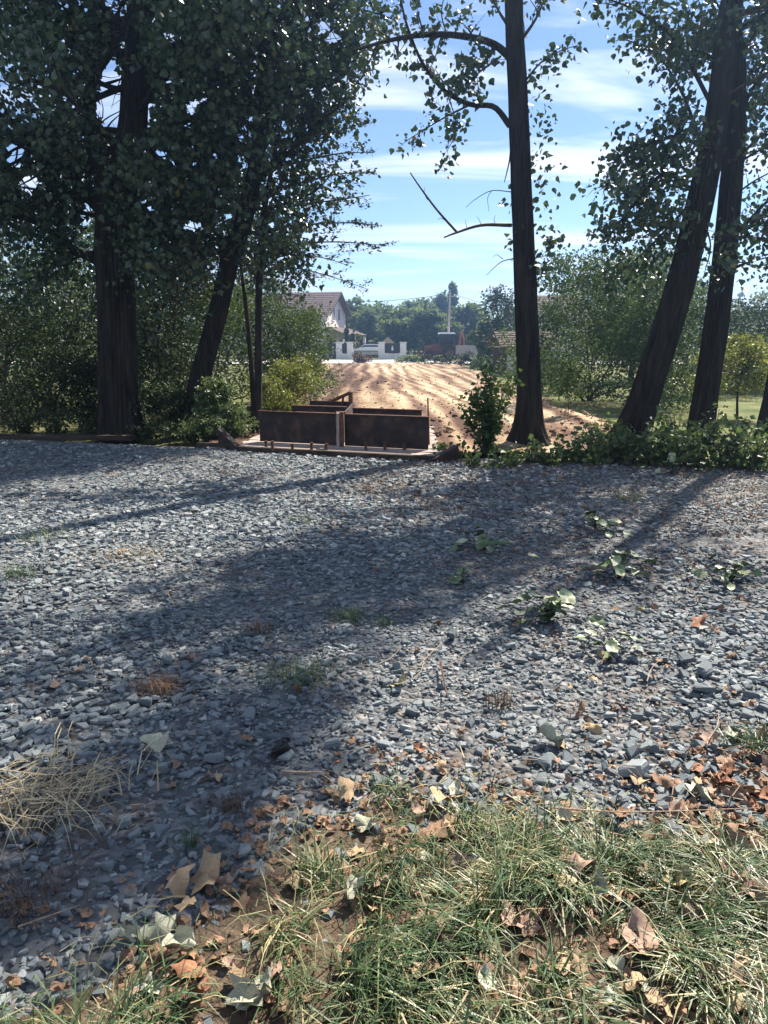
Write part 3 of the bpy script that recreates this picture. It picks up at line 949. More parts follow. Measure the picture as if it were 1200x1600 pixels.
# trunk at the right frame edge
tp = np.array([AT(1192, 705, 11.6), AT(1212, 600, 11.6), AT(1235, 450, 11.6), AT(1262, 250, 11.6)]); tp[0][2] = -.05
tp = np.vstack([tp, up(tp[-1], .4, 0, 8), up(tp[-1], .6, 0, 11)])
make_tree('poplar_tree', 'leaning dark trunk cut off by the right edge of the picture', tp, [.15, .13, .12, .11, .09, .04], auto_limbs(np.random.default_rng(6), tp, 8, 4.2, 8.5, 1.0, 1.9, .035), M['poplar'], LEAF_HEART, .085, 55, .12, 24, step=.3, sub=.6,
          crown=[(up(tp[3], 1.0, 0, 8.6), (1.2, 1.2, 1.2), 450)], crown_size=.14)

# big tree on the left
rs = np.random.default_rng(51)
Yl = 13.2
tp = px_path([(186, 672), (184, 560), (181, 450), (178, 350), (194, 270), (207, 200), (212, 110), (218, 0)], Yl)
tp[0][2] = -.05
tp = np.vstack([tp, up(tp[-1], .1, 0, 10), up(tp[-1], .2, .2, 14)])
ra = [.34, .315, .30, .285, .235, .215, .20, .185, .14, .05]
def limbl(pts, r_, leaf=1.0, dy=0.0, **k):
    return dict(pts=px_path(pts, Yl, Yl + dy), r=r_, leaf=leaf, **k)
L = [limbl([(176, 330), (150, 250), (140, 170), (146, 120), (172, 80), (200, 30)], .13, 1.2, -.3, start=.2, taper=.5),
     limbl([(160, 330), (95, 260), (40, 205), (-40, 160)], .12, 1.3, -.6, start=.1, taper=.4),
     limbl([(170, 420), (110, 385), (50, 345), (-30, 330)], .075, 1.2, -.3, start=.2, taper=.4),
     limbl([(215, 110), (150, 60), (60, 30), (-30, -20)], .09, 1.6, .4, start=.2),
     limbl([(212, 150), (262, 100), (320, 60), (370, 10)], .085, 1.6, -.5, start=.15),
     limbl([(205, 230), (270, 200), (330, 170), (400, 150)], .07, 1.6, .3, start=.15),
     limbl([(195, 290), (255, 270), (310, 280), (360, 300)], .05, 1.5, -.7, start=.15),
     limbl([(178, 340), (120, 330), (70, 300), (20, 290)], .045, 1.4, .7, start=.2),
     limbl([(215, 60), (300, 20), (380, -20)], .06, 1.6, .6, start=.2),
     limbl([(140, 170), (90, 110), (40, 60), (0, 50)], .05, 1.7, .3, start=.15),
     limbl([(190, 300), (230, 330), (262, 360)], .035, 1.6, -.4, start=.2)]
L += auto_limbs(rs, tp, 34, 2.9, 7.6, 1.6, 3.2, .06, el=(-.45, .6), leaf=1.3)
cr = [(up(tp[7], -.5, .3, 8.8), (3.2, 2.2, 1.4), 4200), (up(tp[7], .2, .3, 11.4), (2.6, 2.4, 1.8), 3400)]
make_tree('poplar_tree', 'massive dark tree with a furrowed forked trunk on the left behind the kerb', tp, ra, L, M['poplar'], LEAF_HEART, .102, 80, .20, 25, step=.18, sub=.95, gaps=GAPS, crown=cr, crown_size=.15, hang=.45, sides=30)

# leaning tree left of the deck
rs = np.random.default_rng(52)
Yl = 13.8
tp = px_path([(292, 640), (318, 570), (340, 490), (360, 405), (385, 330), (402, 240), (414, 110), (420, 0)], Yl)
tp[0][2] = -.05
tp = np.vstack([tp, up(tp[-1], .2, .2, 10), up(tp[-1], .2, .2, 13)])
ra = [.19, .175, .165, .155, .14, .13, .12, .11, .08, .03]
L = [limbl([(395, 290), (450, 240), (500, 190), (540, 160)], .05, 1.8, -.3, start=.1),
     limbl([(405, 220), (460, 150), (510, 100), (545, 60)], .05, 1.9, .3, start=.1),
     limbl([(412, 130), (460, 60), (520, 10), (560, -20)], .05, 1.9, -.4, start=.1),
     limbl([(385, 330), (440, 320), (490, 300), (520, 270)], .04, 1.8, .4, start=.1),
     limbl([(365, 400), (320, 340), (290, 290), (260, 250)], .04, 1.8, -.4, start=.1),
     limbl([(398, 260), (350, 200), (320, 130), (310, 60)], .045, 1.8, -.5, start=.1),
     limbl([(415, 90), (370, 40), (340, -10)], .04, 1.8, -.5, start=.1),
     limbl([(418, 40), (470, 20), (530, 30)], .04, 1.8, .5, start=.1)]
L += auto_limbs(rs, tp, 34, 3.0, 7.4, 1.2, 2.2, .045, el=(-.3, .6), leaf=1.4)
cr = [(up(tp[7], 0, .2, 8.4), (2.0, 2.0, 1.3), 3200), (up(tp[7], 0, .2, 10.6), (1.7, 1.8, 1.5), 2400)]
make_tree('leaning_tree', 'dark slender tree leaning right between the massive trunk and the deck', tp, ra, L, M['poplar'], LEAF_HEART, .096, 82, .18, 26, step=.18, sub=.8, gaps=GAPS, crown=cr, crown_size=.14, hang=.45)

# thin pair near the deck with flat layered sprays to the right
rs = np.random.default_rng(53)
Yl = 13.4
tp = px_path([(402, 668), (404, 560), (405, 440), (412, 340), (425, 260), (440, 190)], Yl); tp[0][2] = -.05
ra = [.075, .065, .06, .05, .035, .015]
L = [limbl([(430, 240), (480, 215), (530, 205), (575, 188)], .022, 1.5, -.2, start=.2, sub=.42),
     limbl([(425, 265), (480, 250), (530, 240), (572, 238)], .022, 1.5, .2, start=.2, sub=.42),
     limbl([(418, 300), (470, 285), (530, 272), (575, 270)], .022, 1.5, -.3, start=.2, sub=.42),
     limbl([(412, 335), (470, 320), (530, 312), (578, 305)], .022, 1.5, .3, start=.2, sub=.42),
     limbl([(410, 360), (470, 352), (540, 348), (590, 352)], .022, 1.5, -.3, start=.2, sub=.4),
     limbl([(407, 400), (460, 382), (530, 378), (605, 384)], .022, 1.5, .2, start=.2, sub=.4),
     limbl([(406, 430), (450, 418), (510, 430), (575, 452)], .018, 1.3, -.2, start=.3, sub=.35),
     limbl([(406, 425), (440, 400), (500, 402), (545, 415)], .018, 1.5, .2, start=.3, sub=.4),
     limbl([(406, 440), (370, 400), (330, 380)], .02, 1.6, .2, start=.2, sub=.5),
     limbl([(412, 340), (450, 260), (490, 180)], .02, 1.8, .3, start=.2, sub=.5)]
make_tree('slim_tree', 'slim straight tree beside the deck with flat layered sprays reaching right', tp, ra, L, M['dense'], LEAF_OVAL, .075, 85, .05, 27, step=.17, sub=.42, hang=.15, flat=.6, zsq=.35, sides=12, droop=.05)
tp = px_path([(398, 640), (392, 560), (385, 485), (378, 430), (370, 370)], 13.9); tp[0][2] = -.05
make_tree('slim_tree', 'very thin bent stem just left of the slim straight tree', tp, [.05, .045, .04, .03, .015], auto_limbs(np.random.default_rng(8), tp, 8, 2.4, 3.6, .6, 1.1, .015), M['dense'], LEAF_OVAL, .075, 70, .07, 28, step=.2, sub=.45, sides=10)

# ------------------------------------------------------------------ thicket on the left
def bush_px(px, py_top, Y, wm, seed, label, mat_='bush', n=2600, size=.075, name='bush', depth=None, base=0.0, group=None, tpl=LEAF_OVAL, cat='bush', trunk=None, stems=8, layers=3, clump=.28):
    top = AT(px, py_top, Y)
    h = top[2]
    rs_ = np.random.default_rng(seed)
    n = int(n * (2.6 if Y < 40 else 1.5))
    bl = []
    lo = (trunk[0] * .7 if trunk else .1)
    for k in range(layers):
        f = (k + .5) / layers
        wv = wm * (1 - .45 * f ** 2) * .5
        for q in range(3):
            bl.append(((rs_.normal(0, .32) * wv, rs_.normal(0, .25) * wv, lo + (h - lo) * f + rs_.normal(0, .03) * h), (wv * rs_.uniform(.55, .85), wv * rs_.uniform(.5, .8), (h - lo) / layers * rs_.uniform(.5, .8)), n // (3 * layers)))
    return make_bush(name, label, (top[0], Y, base), bl, M[mat_], size, seed, tpl, cat, group, stems, trunk=trunk, clump=clump, stem_r=.012 + .004 * h)


bush_px(60, 330, 17.5, 4.6, 101, 'sunlit yellow-green bush left of the massive trunk', 'bush', 5200, .085)
bush_px(-40, 300, 15.5, 3.4, 102, 'dark bush at the far left edge of the picture', 'dense', 4200, .085)
bush_px(20, 490, 14.0, 3.2, 103, 'low dark shrub behind the left end of the kerb', 'dense', 3600, .07)
bush_px(120, 560, 14.3, 2.2, 104, 'dark shrub at the left foot of the massive trunk', 'dense', 2600, .07)
bush_px(262, 375, 15.6, 3.0, 105, 'dark shrub between the massive trunk and the leaning tree', 'dense', 5200, .085)
bush_px(255, 600, 13.6, 1.5, 106, 'low dark shrub at the right foot of the massive trunk', 'dense', 1700, .07)
bush_px(330, 600, 13.3, 1.1, 107, 'low leafy shrub in front of the leaning tree, left of the deck', 'weed', 1700, .075)
bush_px(300, 440, 18.0, 3.4, 108, 'lighter green bush seen behind the leaning tree', 'bush', 4200, .085)
bush_px(200, 330, 21.0, 5.0, 109, 'tall dark tree mass behind the massive trunk', 'dense', 5200, .11, name='tree', cat='tree', trunk=(1.2, .12))
bush_px(390, 350, 22.0, 4.0, 110, 'tall green tree behind the slim stems', 'dense', 4600, .10, name='tree', cat='tree', trunk=(1.2, .12))
bush_px(452, 470, 19.5, 3.2, 111, 'green bush right of the slim stems, left of the earth strip', 'bush', 4200, .075)
bush_px(450, 560, 16.8, 1.7, 112, 'yellow-green bush on the left border of the earth strip', 'gold', 2400, .065)
bush_px(420, 590, 15.6, 1.1, 113, 'low yellowish bush behind the left bay of the steel box', 'gold', 1300, .06)
bush_px(478, 490, 30.0, 2.2, 114, 'green bush beside the house on the left border of the earth strip', 'bush', 3200, .10)
bush_px(488, 556, 26.0, 1.3, 115, 'low yellow-green bush farthest along the left border of the earth strip', 'gold', 1500, .08)
bush_px(80, 400, 25.0, 6.0, 116, 'broad pale green tree behind the sunlit left bush', 'bush', 5000, .12, name='tree', cat='tree', trunk=(1.2, .15))
bush_px(-120, 200, 21.0, 6.0, 117, 'dark tree beyond the far left bush', 'dense', 5000, .13, name='tree', cat='tree', trunk=(1.5, .18))
bush_px(360, 640, 12.7, .9, 118, 'small green weed clump beside the left end of the deck', 'weed', 900, .06, name='weed_clump', cat='weeds')
bush_px(320, 662, 12.6, 1.1, 119, 'low weed clump on the gravel edge left of the deck', 'weed', 900, .06, name='weed_clump', cat='weeds')

# ------------------------------------------------------------------ right hand side
bush_px(930, 405, 21.0, 5.2, 131, 'large rounded green bush between the lone poplar and the leaning poplar', 'bush', 8000, .095, layers=4)
bush_px(1030, 440, 19.0, 3.4, 132, 'green bush behind the leaning poplar', 'bush', 5200, .09)
bush_px(870, 470, 26.0, 3.0, 133, 'green bush right behind the lone poplar trunk', 'bush', 3600, .10)
bush_px(1120, 470, 24.0, 4.0, 134, 'dark green bush behind the straight poplar', 'dense', 4600, .10)
bush_px(1200, 480, 26.0, 5.0, 135, 'dark green bush behind the young golden tree', 'dense', 4600, .11)
bush_px(1000, 400, 33.0, 6.0, 136, 'tall green tree far behind the leaning poplar', 'far', 5000, .15, name='tree', cat='tree', trunk=(1.5, .15))
bush_px(1290, 420, 30.0, 6.0, 137, 'green tree beyond the right edge', 'dense', 4600, .14, name='tree', cat='tree', trunk=(1.5, .15))
bush_px(1165, 530, 16.5, 2.4, 138, 'young golden-green tree with a thin trunk standing on the lawn', 'gold', 1800, .09, name='young_tree', cat='tree', trunk=(1.0, .03), stems=7)
bush_px(893, 560, 15.8, .9, 139, 'small green sapling on a thin stem beside the lone poplar', 'bush', 420, .07, name='sapling', cat='tree', trunk=(.8, .012), stems=4)

# leafy shoots: the bush right of the deck
rs = np.random.default_rng(71)
def shoot_plant(name, label, cat, x, y, h, nst, lean, mat_, size, per_m, seed, group=None, tpl=LEAF_WIDE, spread=.05, stem_mat='twig'):
    rs = np.random.default_rng(seed)
    t = thing(name, label, cat, (x, y, 0), group)
    sb, st = Buf(), []
    for i in range(nst):
        a = rs.uniform(0, 6.28)
        q = grow(rs, [rs.normal(0, .05), rs.normal(0, .05), -.02], [math.cos(a) * lean, math.sin(a) * lean, 1], h * rs.uniform(.6, 1.05), 8, .22, 0)
        sb.tube(q, np.linspace(.010, .003, len(q)), 5, cap=False)
        k = int(per_m * h)
        u = rs.uniform(.12, 1, k) * (len(q) - 1.001); ii = u.astype(int)
        st.append(q[ii] + (q[ii + 1] - q[ii]) * (u - ii)[:, None] + rs.normal(0, spread, (k, 3)))
    sb.build('stem', M[stem_mat], t, smooth=True)
    fb = Buf()
    pos = np.concatenate(st); pos[:, 2] = np.maximum(pos[:, 2], .02)
    put_leaves(fb, pos, size, tpl, .25, .25, rs=rs)
    tag(fb.build('foliage', M[mat_], t), kind='stuff')
    return t


g = G(765, 712)
shoot_plant('poplar_shoots', 'tall clump of young leafy shoots between the steel box and the lone poplar', 'bush', g[0], g[1] + .3, 1.28, 17, .22, 'bush', .088, 60, 71)
wl_ = ((712, 716, .35, 5), (690, 708, .30, 5), (800, 728, .42, 6), (828, 724, .5, 6), (855, 728, .45, 7), (880, 722, .5, 6), (912, 726, .42, 6), (938, 726, .62, 6), (962, 724, .55, 7), (990, 728, .7, 7), (1018, 728, .55, 7),
       (1046, 726, .75, 7), (1075, 728, .8, 7), (1100, 734, .6, 7), (1128, 730, .7, 7), (1155, 734, .55, 6), (1182, 736, .65, 7), (1215, 736, .6, 6), (740, 728, .28, 5), (772, 732, .26, 5), (1060, 712, .7, 6), (940, 706, .55, 6), (1160, 712, .55, 6))
ORD = ['first', 'second', 'third', 'fourth', 'fifth', 'sixth', 'seventh', 'eighth', 'ninth', 'tenth', 'eleventh', 'twelfth', 'thirteenth', 'fourteenth', 'fifteenth', 'sixteenth',
       'seventeenth', 'eighteenth', 'nineteenth', 'twentieth', 'twenty-first', 'twenty-second', 'twenty-third', 'twenty-fourth', 'twenty-fifth', 'twenty-sixth']
wrank = np.argsort(np.argsort([q[0] for q in wl_]))
for i, (px, py, h, ns) in enumerate(wl_):
    g = G(px, py)
    shoot_plant('weed', ORD[wrank[i]] + ' leafy weed from the left along the far gravel edge right of the deck', 'weed', g[0], g[1], h * (1.02 if px > 920 else .75), ns + 2, .55, 'weed', .08, 46, 200 + i, 'weeds along the far gravel edge', spread=.055)
wl2 = ((20, 686, .4), (70, 684, .45), (120, 686, .3), (165, 684, .4), (215, 690, .35), (250, 692, .3), (285, 694, .32))
for i, (px, py, h) in enumerate(wl2):
    g = G(px, py)
    shoot_plant('weed', ORD[i] + ' dark low weed from the left behind the kerb', 'weed', g[0], g[1] + .45, h, 8, .6, 'dense', .07, 70, 260 + i, 'weeds along the kerb', spread=.06)

# ------------------------------------------------------------------ background trees
far = ((560, 488, 105, 9, 'far', 'rounded green tree behind the gate of the white fence'), (596, 480, 112, 9, 'far', 'pale green tree behind the white fence, right of the gate'),
       (634, 484, 100, 8, 'far', 'dark green tree between the white fence and the loader'), (655, 470, 118, 8, 'far', 'tall light tree behind the red loader'),
       (680, 490, 92, 6, 'far', 'dark tree directly behind the loader cab'), (690, 464, 125, 6, 'far', 'feathery tall tree just left of the utility pole'),
       (725, 478, 96, 7, 'far', 'green tree right of the utility pole'), (778, 450, 52, 4.2, 'dense', 'large dark green tree between the utility pole and the lone poplar'),
       (765, 500, 62, 3, 'bush', 'mid green tree in front of the tree right of the utility pole'), (806, 470, 60, 4.5, 'dense', 'green tree hidden partly by the lone poplar trunk'),
       (530, 474, 110, 7, 'far', 'green tree rising behind the gable of the house'), (470, 470, 112, 12, 'far', 'broad tree behind the house roof'),
       (840, 480, 80, 8, 'far', 'green tree below the far brown roof'), (900, 462, 85, 9, 'far', 'pale green tree right of the far brown roof'), (350, 440, 70, 12, 'far', 'tall tree behind the left thicket'),
       (960, 440, 75, 12, 'far', 'distant tree behind the large rounded bush'), (1080, 440, 80, 14, 'far', 'distant tree behind the straight poplar'), (1220, 460, 80, 14, 'far', 'distant tree behind the golden young tree'),
       (150, 430, 60, 16, 'far', 'distant tree behind the massive trunk'), (-60, 420, 60, 14, 'far', 'distant tree at the far left'), (615, 500, 92, 6, 'far', 'low bushy tree just behind the white fence panel'))
for i, (px, pt, Y, wm, mt, lb) in enumerate(far):
    bush_px(px, pt, Y, wm, 300 + i, lb, mt, 2600, .006 * Y ** .95 if Y > 60 else .16, name='tree', cat='tree', trunk=(1.6, .2), stems=5, tpl=LEAF_WIDE, layers=3, clump=.3)
tp = AT(708, 452, 120)
make_bush('poplar_tree', 'narrow tall poplar rising behind the utility pole', (tp[0], 120, 0), [((0, 0, 2.5 + k * 1.05), (.95 - .08 * k, .95 - .08 * k, 1.1), 260) for k in range(8)], M['far'], .5, 340, LEAF_WIDE, 'tree', None, 3, trunk=(3, .2))
# cypress columns by the house
for i, (px, pt, lb) in enumerate(((541, 512, 'slim dark cypress against the house corner, left one of the pair'), (551, 517, 'slim dark cypress behind the fence pillar, right one of the pair'))):
    top = AT(px, pt, 80)
    make_bush('cypress', lb, (top[0], 80, 0), [((0, 0, .4 + k * .5), (.34 * (1 - .09 * k), .34 * (1 - .09 * k), .45), 170) for k in range(max(3, int(top[2] / .5)))], M['dense'], .22, 350 + i, LEAF_OVAL, 'tree', None, 2)
top = AT(558, 520, 82)
make_bush('shrub', 'small yellow-leaved shrub above the dark gate', (top[0], 82, 0), [((0, 0, 2.1), (.4, .4, .5), 160), ((0, 0, 1.2), (.35, .35, .6), 120)], M['gold'], .25, 353, LEAF_WIDE, 'bush', None, 4)
# far off wood closing the horizon
wb = Buf()
rs = np.random.default_rng(77)
ang = rs.uniform(-1.25, 1.25, 17000)
rr = rs.uniform(165, 200, 17000)
hh = 7.2 + 4.2 * vnoise(ang * 26, ang * 0, 3) + 2.0 * vnoise(ang * 90, ang * 0, 4)
pos = np.stack([np.sin(ang) * rr, np.cos(ang) * rr, rs.uniform(0, 1, 17000) ** .8 * hh], 1)
put_leaves(wb, pos, 1.5, LEAF_WIDE, .2, .2, rs=rs)
tag(wb.build('far_wood', M['far']), kind='stuff')
# hedge and scrub before the road
for i, (px, Y, w, h, lb, mt) in enumerate(((640, 63, 2.4, .55, 'low scrub heap on the verge left of the loader', 'weed'), (690, 58, 3.6, .8, 'dark scrub in front of the red loader', 'dense'), (735, 55, 3.6, .9, 'dark scrub right of the loader', 'dense'),
                                           (770, 49, 3.0, 1.0, 'scrub between the loader and the shed', 'dense'), (565, 62, 1.6, .75, 'dry brownish weed clump before the gate', 'dead'), (850, 34, 2.6, 1.1, 'low dark bush beside the shed', 'dense'), (760, 44, 2.0, .7, 'green scrub left of the shed', 'bush'))):
    x = (px - 600) / F * Y
    make_bush('scrub', lb, (x, Y, 0), [((-w * .25, 0, h * .45), (w * .3, .5, h * .5), 420), ((w * .25, .1, h * .4), (w * .3, .5, h * .45), 420), ((0, .2, h * .55), (w * .25, .5, h * .45), 300)], M[mt], .17, 360 + i, LEAF_OVAL, 'bush', None, 5)


# ------------------------------------------------------------------ house, fence, loader, shed
def tiles(b, p0, p1, p2, p3, rows, th=.06):
    """roof slope from eave p0-p1 to ridge p3-p2 in overlapping courses"""
    p0, p1, p2, p3 = [np.asarray(q, float) for q in (p0, p1, p2, p3)]
    nrm = unit(np.cross(p1 - p0, p3 - p0))
    for k in range(rows):
        a, c = k / rows, (k + 1.15) / rows
        c = min(c, 1)
        q = [p0 + (p3 - p0) * a, p1 + (p2 - p1) * a, p1 + (p2 - p1) * c, p0 + (p3 - p0) * c]
        b.hexa([q[0], q[1], q[2], q[3], q[0] + nrm * th, q[1] + nrm * th, q[2] + nrm * th * .35, q[3] + nrm * th * .35])
    return b


HY = 88
hx = (527 - 600) / F * HY
house = thing('house', 'white two-storey house with a steep brown tiled roof behind the left bushes', 'house', (hx, HY, 0), None, R(-14))
# local: gable face at x=0 (facing +x), long axis to -x, front (towards us) at -y
Wd, Ln, EZ, RZ = 7.6, 11.0, 4.9, 7.25
b = Buf()
v = np.array([[0, -Wd / 2, 0], [0, Wd / 2, 0], [0, Wd / 2, EZ], [0, 0, RZ - .12], [0, -Wd / 2, EZ]])
v2 = v + np.array([-Ln, 0, 0])
b.add(np.vstack([v, v2]), [np.array([[0, 1, 2, 3, 4]]), np.array([[9, 8, 7, 6, 5]]), np.array([[0, 4, 9, 5], [1, 6, 7, 2]])])
b.build('wall', M['plaster'], house)
roof = tiles(tiles(Buf(), (-Ln - .4, -Wd / 2 - .6, EZ - .33), (.75, -Wd / 2 - .6, EZ - .33), (.75, 0, RZ), (-Ln - .4, 0, RZ), 12), (.75, Wd / 2 + .6, EZ - .33), (-Ln - .4, Wd / 2 + .6, EZ - .33), (-Ln - .4, 0, RZ), (.75, 0, RZ), 12).build('roof', M['rooftile'], house)
fb = Buf()
fb.hexa([(.70, -Wd / 2 - .62, EZ - .56), (.74, -Wd / 2 - .62, EZ - .56), (.74, 0, RZ - .22), (.70, 0, RZ - .22), (.70, -Wd / 2 - .62, EZ - .34), (.74, -Wd / 2 - .62, EZ - .34), (.74, 0, RZ - .01), (.70, 0, RZ - .01)])
fb.hexa([(.74, Wd / 2 + .62, EZ - .56), (.70, Wd / 2 + .62, EZ - .56), (.70, 0, RZ - .22), (.74, 0, RZ - .22), (.74, Wd / 2 + .62, EZ - .34), (.70, Wd / 2 + .62, EZ - .34), (.70, 0, RZ - .01), (.74, 0, RZ - .01)])
fb.build('bargeboard', M['oldwood'], house)
pr = tiles(Buf(), (2.6, -Wd / 2 - .3, 2.45), (2.6, Wd / 2 + .3, 2.45), (.02, Wd / 2 + .3, 3.35), (.02, -Wd / 2 - .3, 3.35), 6).build('porch_roof', M['rooftile'], house)
for yy in (-Wd / 2, -.6, Wd / 2):
    Buf().box((2.2, yy - .14, 0), (2.48, yy + .14, 2.42)).build('column', M['plaster'], house)
def window(x, y, z, w, h, axis):
    f = Buf()
    lo, hi = ((x - .02, y - w / 2, z), (x + .05, y + w / 2, z + h)) if axis == 'x' else ((x - w / 2, y - .05, z), (x + w / 2, y + .02, z + h))
    for a0, a1 in (((0, 0), (1, .08)), ((0, .92), (1, 1)), ((0, .08), (.1, .92)), ((.9, .08), (1, .92)), ((.46, .08), (.54, .92))):
        l_, h_ = list(lo), list(hi)
        q = 1 if axis == 'x' else 0
        l_[q] = lo[q] + (hi[q] - lo[q]) * a0[0]; h_[q] = lo[q] + (hi[q] - lo[q]) * a1[0]
        l_[2] = lo[2] + (hi[2] - lo[2]) * a0[1]; h_[2] = lo[2] + (hi[2] - lo[2]) * a1[1]
        f.box(l_, h_)
    fo = f.build('window', M['white'], house)
    q = 1 if axis == 'x' else 0
    l_, h_ = list(lo), list(hi)
    l_[q] += .02; h_[q] -= .02; l_[2] += .02; h_[2] -= .02
    if axis == 'x': l_[0], h_[0] = x + .003, x + .02
    else: l_[1], h_[1] = y - .02, y - .003
    Buf().box(l_, h_).build('pane', M['glass'], fo)
window(0, -.9, 4.0, 1.0, 1.5, 'x'); window(0, 1.2, 4.0, 1.0, 1.5, 'x'); window(0, -2.0, .7, 1.2, 1.5, 'x'); window(0, 1.6, .1, 1.0, 2.1, 'x')
window(-2.0, -Wd / 2, 1.0, 1.4, 1.4, 'y'); window(-5.5, -Wd / 2, 1.0, 1.4, 1.4, 'y'); window(-1.3, -Wd / 2, 3.3, 1.2, 1.1, 'y')
Buf().box((-Ln * .55, .6, RZ - 1), (-Ln * .55 + .6, 1.2, RZ + .55)).build('chimney', M['plaster'], house)

FY = 76.0
def fx(px): return (px - 600) / F * FY
fence = thing('block_fence', 'white block wall with dark panels and pillars across the far road', 'fence', (fx(580), FY, 0))
def fbox(b, x0, x1, z0, z1, y0=-.12, y1=.12):
    b.box((fx(x0) - fx(580), y0, z0), (fx(x1) - fx(580), y1, z1)); return b
for (x0, x1) in ((527, 536), (543.5, 552.5), (591.5, 601), (624.5, 634)):
    b = Buf()
    for k in range(5):
        fbox(b, x0, x1, k * .315, k * .315 + .30, -.2, .2)
    fbox(b, x0 + .3, x1 - .3, 0, 1.57, -.185, .185)
    b.build('pillar', M['blockwall'], fence)
    Buf().box((fx(x0) - fx(580) - .05, -.26, 1.585), (fx(x1) - fx(580) + .05, .26, 1.68)).build('pillar_cap', M['blockwall'], fence)
for (x0, x1) in ((536, 543.5), (601, 624.5)):
    b = Buf()
    for k in range(2):
        fbox(b, x0, x1, k * .27, k * .27 + .255, -.14, .14)
    fbox(b, x0, x1, 0, .52, -.125, .125)
    b.build('wall', M['blockwall'], fence)
    pn = fbox(Buf(), x0 + .05, x1 - .05, .58, 1.52, -.03, .03).build('panel', M['darkpanel'], fence)
    if x1 - x0 > 10:
        c = (x0 + x1) / 2
        e = Buf()
        e.add([(fx(c - 1.6) - fx(580), -.036, .84), (fx(c + 1.6) - fx(580), -.036, .84), (fx(c + 1.3) - fx(580), -.036, 1.12), (fx(c) - fx(580), -.036, 1.34), (fx(c - 1.3) - fx(580), -.036, 1.12)], [np.array([[0, 1, 2, 3, 4]])])
        e.build('emblem', M['blockwall'], pn)
fbox(Buf(), 515, 527, .0, 1.5, -.03, .03).build('panel', M['darkpanel'], fence)
gate = thing('metal_gate', 'dark barred metal gate between the white fence pillars', 'gate', (fx(572), FY + .1, 0))
x0, x1 = fx(553.5) - fx(572), fx(590.8) - fx(572)
gb_ = Buf()
for z in (.1, .75, 1.45):
    gb_.box((x0, -.03, z), (x1, .03, z + .07))
gb_.build('rail', M['darkpanel'], gate)
k = 0
xx = x0 + .04
while xx < x1:
    Buf().box((xx, -.015, .171), (xx + .05, .015, .749)).build('bar', M['darkpanel'], gate)
    xx += .095
# car behind the gate
car = thing('parked_car', 'white car parked behind the dark gate', 'car', (fx(576), FY + 4, 0))
prof = [(-2.0, .35), (-2.05, .75), (-1.7, .95), (-1.1, 1.0), (-.5, 1.42), (.9, 1.45), (1.6, 1.0), (2.0, .95), (2.05, .4)]
b = Buf()
n_ = len(prof)
va = np.array([[x, -.85 if z < 1.1 else -.66, z] for x, z in prof]); vb = va * np.array([1, -1, 1])
b.add(np.vstack([va, vb]), [np.arange(n_)[None], np.arange(n_, 2 * n_)[::-1][None], np.array([[i, n_ + i, n_ + (i + 1) % n_, (i + 1) % n_] for i in range(n_)])])
b.build('body', M['white'], car)
Buf().hexa([(-.95, -.84, 1.02), (1.35, -.84, 1.02), (1.35, -.80, 1.02), (-.95, -.80, 1.02), (-.5, -.70, 1.36), (.85, -.70, 1.36), (.85, -.66, 1.36), (-.5, -.66, 1.36)]).build('window', M['glass'], car)
for x in (-1.3, 1.3):
    for s in (-1, 1):
        wh = Buf().tube([[x, s * .70, .32], [x, s * .90, .32]], .32, 14).build('wheel', M['tyre'], car)
        Buf().tube([[x, s * .88, .32], [x, s * .92, .32]], .18, 10).build('rim', M['white'], wh)
# small yellow gable behind the fence
g = AT(606, 531, 84)
hut = thing('hut', 'tiny yellowish gable peeping above the dark fence panel', 'hut', (g[0], 84, 0))
Buf().box((-.55, -.5, 0), (.55, .5, 1.6)).build('wall', M['orange'], hut)
Buf().add([(-.8, -.6, 1.55), (.8, -.6, 1.55), (0, -.6, 2.25), (-.8, .6, 1.55), (.8, .6, 1.55), (0, .6, 2.25)], [np.array([[0, 1, 2], [5, 4, 3]]), np.array([[0, 2, 5, 3], [1, 4, 5, 2], [0, 3, 4, 1]])]).build('roof', M['straw'], hut)

# backhoe loader
LY = 72.0
lx = (690 - 600) / F * LY
ld = thing('backhoe_loader', 'red backhoe loader with a pale cab roof parked beyond the earth strip', 'loader', (lx, LY, 0))
Buf().hexa([(-1.75, -.5, .75), (-.35, -.55, .75), (-.35, .55, .75), (-1.75, .5, .75), (-1.75, -.42, 1.25), (-.35, -.5, 1.5), (-.35, .5, 1.5), (-1.75, .42, 1.25)]).build('hood', M['red'], ld)
Buf().box((-1.4, -.4, .45), (1.5, .4, .745)).build('chassis', M['red'], ld)
cab = Buf()
for x in (-.32, .95):
    for y in (-.6, .6):
        cab.tube([[x, y, 1.0], [x + .04, y * .95, 2.4]], .045, 5)
cab.box((-.36, -.62, .95), (1.0, .62, 1.25))
cab.build('cab_frame', M['darkpanel'], ld)
for (lo, hi) in (((-.27, -.605, 1.26), (.88, -.585, 2.34)), ((-.27, .585, 1.26), (.88, .605, 2.34)), ((-.31, -.54, 1.52), (-.29, .54, 2.34))):
    Buf().box(lo, hi).build('window', M['glass'], ld)
rb = Buf().hexa([(-.50, -.72, 2.41), (1.10, -.72, 2.41), (1.10, .72, 2.41), (-.50, .72, 2.41), (-.38, -.62, 2.56), (1.0, -.62, 2.56), (1.0, .62, 2.56), (-.38, .62, 2.56)])
rb.build('cab_roof', M['white'], ld)
